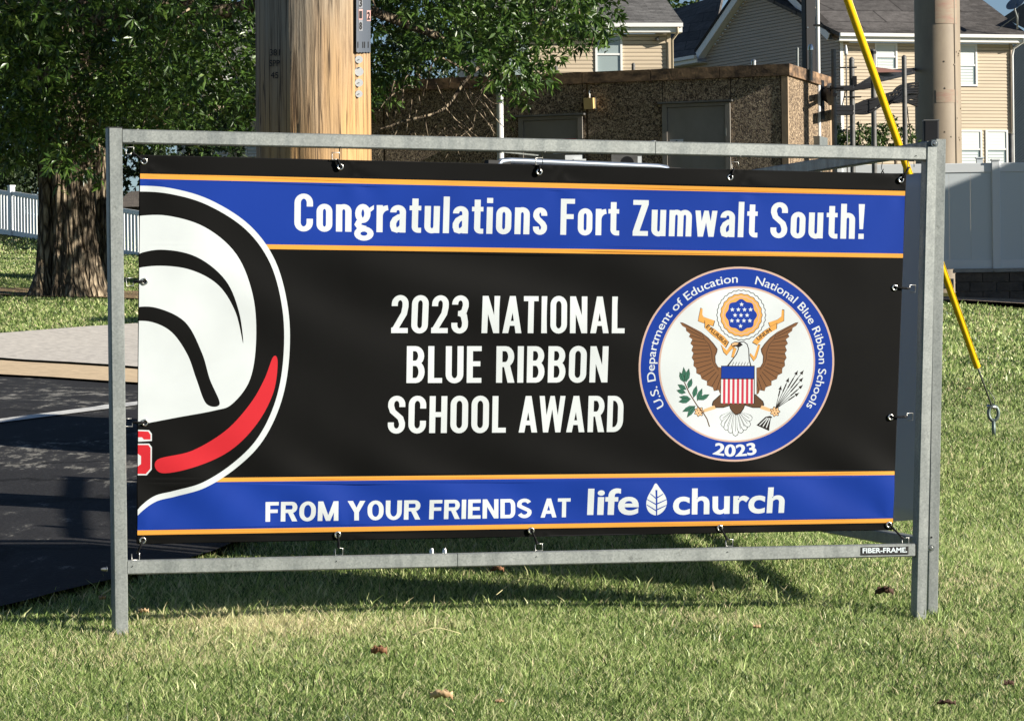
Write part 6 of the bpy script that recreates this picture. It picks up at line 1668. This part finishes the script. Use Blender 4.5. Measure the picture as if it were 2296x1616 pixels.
# outer crown above the picture: shades the lower boughs
for k in range(210):
    a = R1.uniform(0, 2 * math.pi); rr_ = 7.2 * math.sqrt(R1.random()); z = R1.uniform(6.4, 11)
    if rr_ > 7.4 * math.sqrt(max(.05, 1 - ((z - 6) / 6) ** 2)): continue
    clumps.append(((tb.x + .8 + math.cos(a) * rr_, tb.y + math.sin(a) * rr_ * .8, z), R1.uniform(.5, .95)))
crown = leafcloud('crown', clumps, 23, 1, 8, .124, .036, 5, M_leaf, oak, .3)
print('oak', len(clumps), len(crown.data.polygons), time.time() - T0)
# 300 leafy twigs one can pick out at the near side of the crown
proto_tw = []
for j in range(4):
    R = np.random.RandomState(90 + j); n = 9; V = []; T = []
    for i in range(n):
        t = i / n; az_ = R.rand() * 6.28; d = np.array([math.cos(az_) * .8, math.sin(az_) * .8, .35 - R.rand() * .9]); d /= np.linalg.norm(d); s_ = np.cross(d, [0, 0, 1]); s_ /= np.linalg.norm(s_); L_ = .10 + .05 * R.rand(); w = .017 + .006 * R.rand(); b0 = np.array([0, 0, -.02 * i])
        k = len(V); V += [b0, b0 + d * L_ * .35 + s_ * w, b0 + d * L_ * .7 + s_ * w * .8, b0 + d * L_ - np.array([0, 0, .02]), b0 + d * L_ * .7 - s_ * w * .8, b0 + d * L_ * .35 - s_ * w]; T += [[k, k + 1, k + 5], [k + 1, k + 2, k + 4], [k + 1, k + 4, k + 5], [k + 2, k + 3, k + 4]]
    V = np.array(V); me_o = npmesh('leafy_twig', V + np.array(oak.location)[None], np.array(T), M_leaf, oak, attr=np.repeat(.35 + .6 * R.rand(n), 6)); proto_tw.append(me_o)
near = sorted([c for c in clumps if c[0][1] < 43.5 and -20 < px(np.array([c[0]]))[1][0] < 440], key=lambda c: c[0][1])
cnt = 0; R2 = random.Random(4)
while cnt < 292 and near:
    c, r = near[R2.randrange(min(len(near), 260))]; th = R2.uniform(0, 6.28); ph = R2.uniform(-.6, .9)
    p = Vector(c) + Vector((math.cos(th) * math.cos(ph), -abs(math.sin(th) * math.cos(ph)), math.sin(ph) * .8)) * r * 1.08
    o = proto_tw[cnt % 4].copy(); COL.objects.link(o); o.parent = oak; o.location = p - oak.location; o.rotation_euler = (R2.uniform(-.5, .5), R2.uniform(-.5, .5), R2.uniform(0, 6.28)); cnt += 1
for i, o in enumerate(proto_tw):
    c, r = near[i * 7]; o.location = Vector(c) + Vector((0, -r, 0)) - oak.location
# trunk: fused stems, deep clefts, flared base
def trunk(name, cx, cy, z0, z1, r0, r1, parent, flare=1.0, cleft=True, nA=200, nz=150, seed=0):
    zs = np.concatenate([np.linspace(z0 - .15, z0 + 1.6, int(nz * .65)), np.linspace(z0 + 1.62, z1, nz - int(nz * .65))]); vs = []
    for z in zs:
        h = (z - z0); t = min(1, max(0, h / (z1 - z0))); rb = r0 + (r1 - r0) * t
        for j in range(nA):
            th = 2 * math.pi * j / nA; x_, y_ = math.cos(th), math.sin(th)
            r = rb
            f = math.exp(-max(0, h) / .33) * flare
            lob = .5 + .5 * math.sin(5 * th + .8 + .3 * h) + .35 * math.sin(3 * th + 2)
            r += f * (.10 + .13 * max(0, lob))
            # furrows: ridged noise stretched along the stem
            n1 = noise.noise(Vector((x_ * 5.5, y_ * 5.5, h * 1.0 + seed))); n2 = noise.noise(Vector((x_ * 12, y_ * 12, h * 2.3 + seed)))
            rd_ = 1 - abs(noise.noise(Vector((x_ * 8.5 + n2 * .35, y_ * 8.5, h * 1.5 + 9 + seed)))) * 2.6
            r += .022 * n1 + .026 * max(-.6, rd_) - .014 + .012 * noise.noise(Vector((x_ * 24, y_ * 24, h * 8)))
            if cleft:
                for a0, w_, d_ in ((-2.12, .16, .17), (-.75, .10, .06)):
                    da = (th - (2 * math.pi + a0) + .10 * (h - .4) + math.pi) % (2 * math.pi) - math.pi; r -= d_ * math.exp(-(da / w_) ** 2)
            vs.append((cx + x_ * r + .03 * h * 0, cy + y_ * r, z))
    n_ = len(zs); k = (np.arange(n_ - 1)[:, None] * nA + np.arange(nA)[None]).ravel(); k2 = (np.arange(n_ - 1)[:, None] * nA + (np.arange(nA)[None] + 1) % nA).ravel()
    return npmesh(name, np.array(vs), np.stack([k, k2, k2 + nA, k + nA], 1), M_bark, parent, smooth=True)
zg_ = gz(tb.x, tb.y)
trunk('trunk', tb.x, tb.y, zg_, 5.2, .345, .31, oak)
def limb(pts, r0, r1, nm='limb', parent=None, m=M_bark):
    pp = catr([Vector(p) for p in pts], 6); n = len(pp)
    pp = [p + Vector((noise.noise(p * .9), noise.noise(p * .9 + Vector((5, 5, 5))), noise.noise(p * .9 + Vector((9, 1, 2))))) * .10 for p in pp]
    return MB().tube(pp, [r0 + (r1 - r0) * i / (n - 1) for i in range(n)], 9).build(nm, m, parent or oak, smooth=True)
tt_ = Vector((tb.x, tb.y, 4.9))
limb([tt_, P(260, -20, 42.5), P(420, -160, 43)], .24, .08); limb([tt_, P(60, -60, 42), P(-60, -250, 41)], .24, .08); limb([P(180, 80, 42.2), P(290, 20, 42), P(310, -80, 42)], .15, .11)
limb([tt_, P(500, 20, 42.3), P(800, 20, 41.8), P(1000, 100, 42.4), P(1060, 160, 41.2)], .12, .02)
limb([P(1300, -80, 41), P(1200, 60, 41), P(1060, 165, 41.2), P(985, 240, 41), P(900, 268, 40.8), P(850, 285, 40.6)], .03, .01)
limb([P(1060, 165, 41.2), P(980, 130, 41), P(950, 200, 40.9)], .018, .005)
limb([tt_, P(700, -120, 43), P(1100, -160, 42.5), P(1300, -60, 42)], .2, .04)
R3 = random.Random(8)
for k in range(46):
    u = R3.uniform(860, 1110); v = R3.uniform(170, 300); Y = 41 + R3.uniform(-.4, .4); a = P(u, v, Y); b = P(u + R3.uniform(-55, 55), v + R3.uniform(10, 70), Y + R3.uniform(-.2, .2))
    limb([a, a.lerp(b, .5) + Vector((0, 0, R3.uniform(-.05, .08))), b], .010, .003, 'twig')
for k in range(50):
    c, r = near[R3.randrange(len(near))]; c = Vector(c); q = c + Vector((R3.uniform(-.7, .7), R3.uniform(0, .6), R3.uniform(.1, .7))); limb([q, q.lerp(c, .5) + Vector((0, 0, .08)), c + Vector((0, 0, -.3 * r))], .016, .004, 'twig')
# second smaller trunk behind
t2 = P(221, 590, 50.0); tr2 = thing('oak_tree', 'thinner tree trunk with pink bark scar behind the thick oak trunk', 'tree', (t2.x, t2.y, gz(t2.x, t2.y)))
trunk('trunk', t2.x, t2.y, gz(t2.x, t2.y), 6.0, .14, .11, tr2, .35, False, 80, 70, 3)
cl2 = [((t2.x + R3.uniform(-2, 2), t2.y + R3.uniform(-.5, 2), R3.uniform(3.9, 7.5)), R3.uniform(.4, .7)) for k in range(40)]
leafcloud('crown', cl2, 12, 1, 8, .12, .036, 6, M_leaf, tr2)
# leaf litter ring at the foot of the oak
ring = [(tb.x + math.cos(a) * 1.5 * (1 + .2 * math.sin(3 * a)) + .3, tb.y - .1 + math.sin(a) * 1.0) for a in [2 * math.pi * i / 40 for i in range(40)]]
ring = [(tb.x + .5 + math.cos(a) * 2.3 * (1 + .12 * math.sin(3 * a)), tb.y + .9 + math.sin(a) * 1.5 * (1 + .1 * math.sin(5 * a))) for a in [2 * math.pi * i / 60 for i in range(60)]]
patch('leaf_litter', ring, .022, M_leafmulch, .3, label='brown dead leaves round the foot of the oak', cat='leaf litter')

# trees and shrubs behind
def bgtree(name, label, u, vbot, Y, wpx, hpx, n, seed, m=M_leaf, ls=.16, per=9, cat='tree', grp='dark trees behind the picket fence', zc=None):
    c = P(u, vbot - hpx / 2, Y); g_ = gz(c.x, c.y); rx, rz = wpx / 2 / F * Y, hpx / 2 / F * Y
    t_ = thing(name, label, cat, (c.x, c.y, g_), grp); R = random.Random(seed); cl = []
    while len(cl) < n:
        q = Vector((R.uniform(-1, 1), R.uniform(-1, 1), R.uniform(-1, 1)))
        if q.length > 1 or q.length < .45: continue
        if noise.noise(q * 2.3 + Vector((seed, 0, 0))) < -.25: continue
        cl.append(((c.x + q.x * rx, c.y + q.y * rx * .6, c.z + q.z * rz), R.uniform(.16, .30) * min(rx, rz)))
    leafcloud('crown', cl, per, 1, 7, ls, ls * .45, seed, m, t_)
    MB().tube([(c.x, c.y, g_ - .2), (c.x + .05, c.y, (g_ + c.z) / 2), (c.x, c.y, c.z + rz * .3)], [.05 * rx + .03, .04 * rx + .02, .02], 8).build('trunk', M_bark, t_, smooth=True)
    return t_
bgtree('background_tree', 'dark bushy tree behind the white pickets at the left margin', -10, 535, 86, 420, 640, 170, 31, M_leafd, per=18, ls=.17)
bgtree('background_tree', 'dark bushy tree seen between the oak trunk and the left sign post', 250, 560, 90, 380, 640, 150, 32, M_leafd, per=18, ls=.17)
bgtree('background_tree', 'dark tree behind the oak leaves just left of the wooden pole', 420, 440, 87, 300, 560, 130, 33, M_leafd, per=18, ls=.17)
bgtree('background_tree', 'dark tree crown behind the oak boughs right of the wooden pole', 930, 215, 86, 330, 520, 130, 34, M_leafd, per=18, ls=.17)
bgtree('background_tree', 'yellow green treetop between the two roofs at the top', 1560, 34, 135, 190, 130, 60, 35, M_leaf2, .22, 10, grp=None)
bgtree('shrub', 'leafy green shrub at the foot of the right house behind the grey poles', 1925, 345, 55, 120, 72, 50, 36, M_leaf2, .07, 30, 'shrub', 'shrubs behind the tall white fence')
bgtree('shrub', 'leafy green shrub between the yellow guard and the tan mast', 2005, 345, 55.5, 110, 82, 50, 37, M_leaf2, .07, 30, 'shrub', 'shrubs behind the tall white fence')
bgtree('shrub', 'thin upright shrub sprig in front of the tan siding near the building corner', 1892, 330, 54.6, 34, 62, 14, 38, M_leaf2, .06, 30, 'shrub', 'shrubs behind the tall white fence')
bpy.context.view_layer.update()

print('done', time.time() - T0, 'tris', sum(len(o.data.polygons) for o in bpy.data.objects if o.type == 'MESH'))
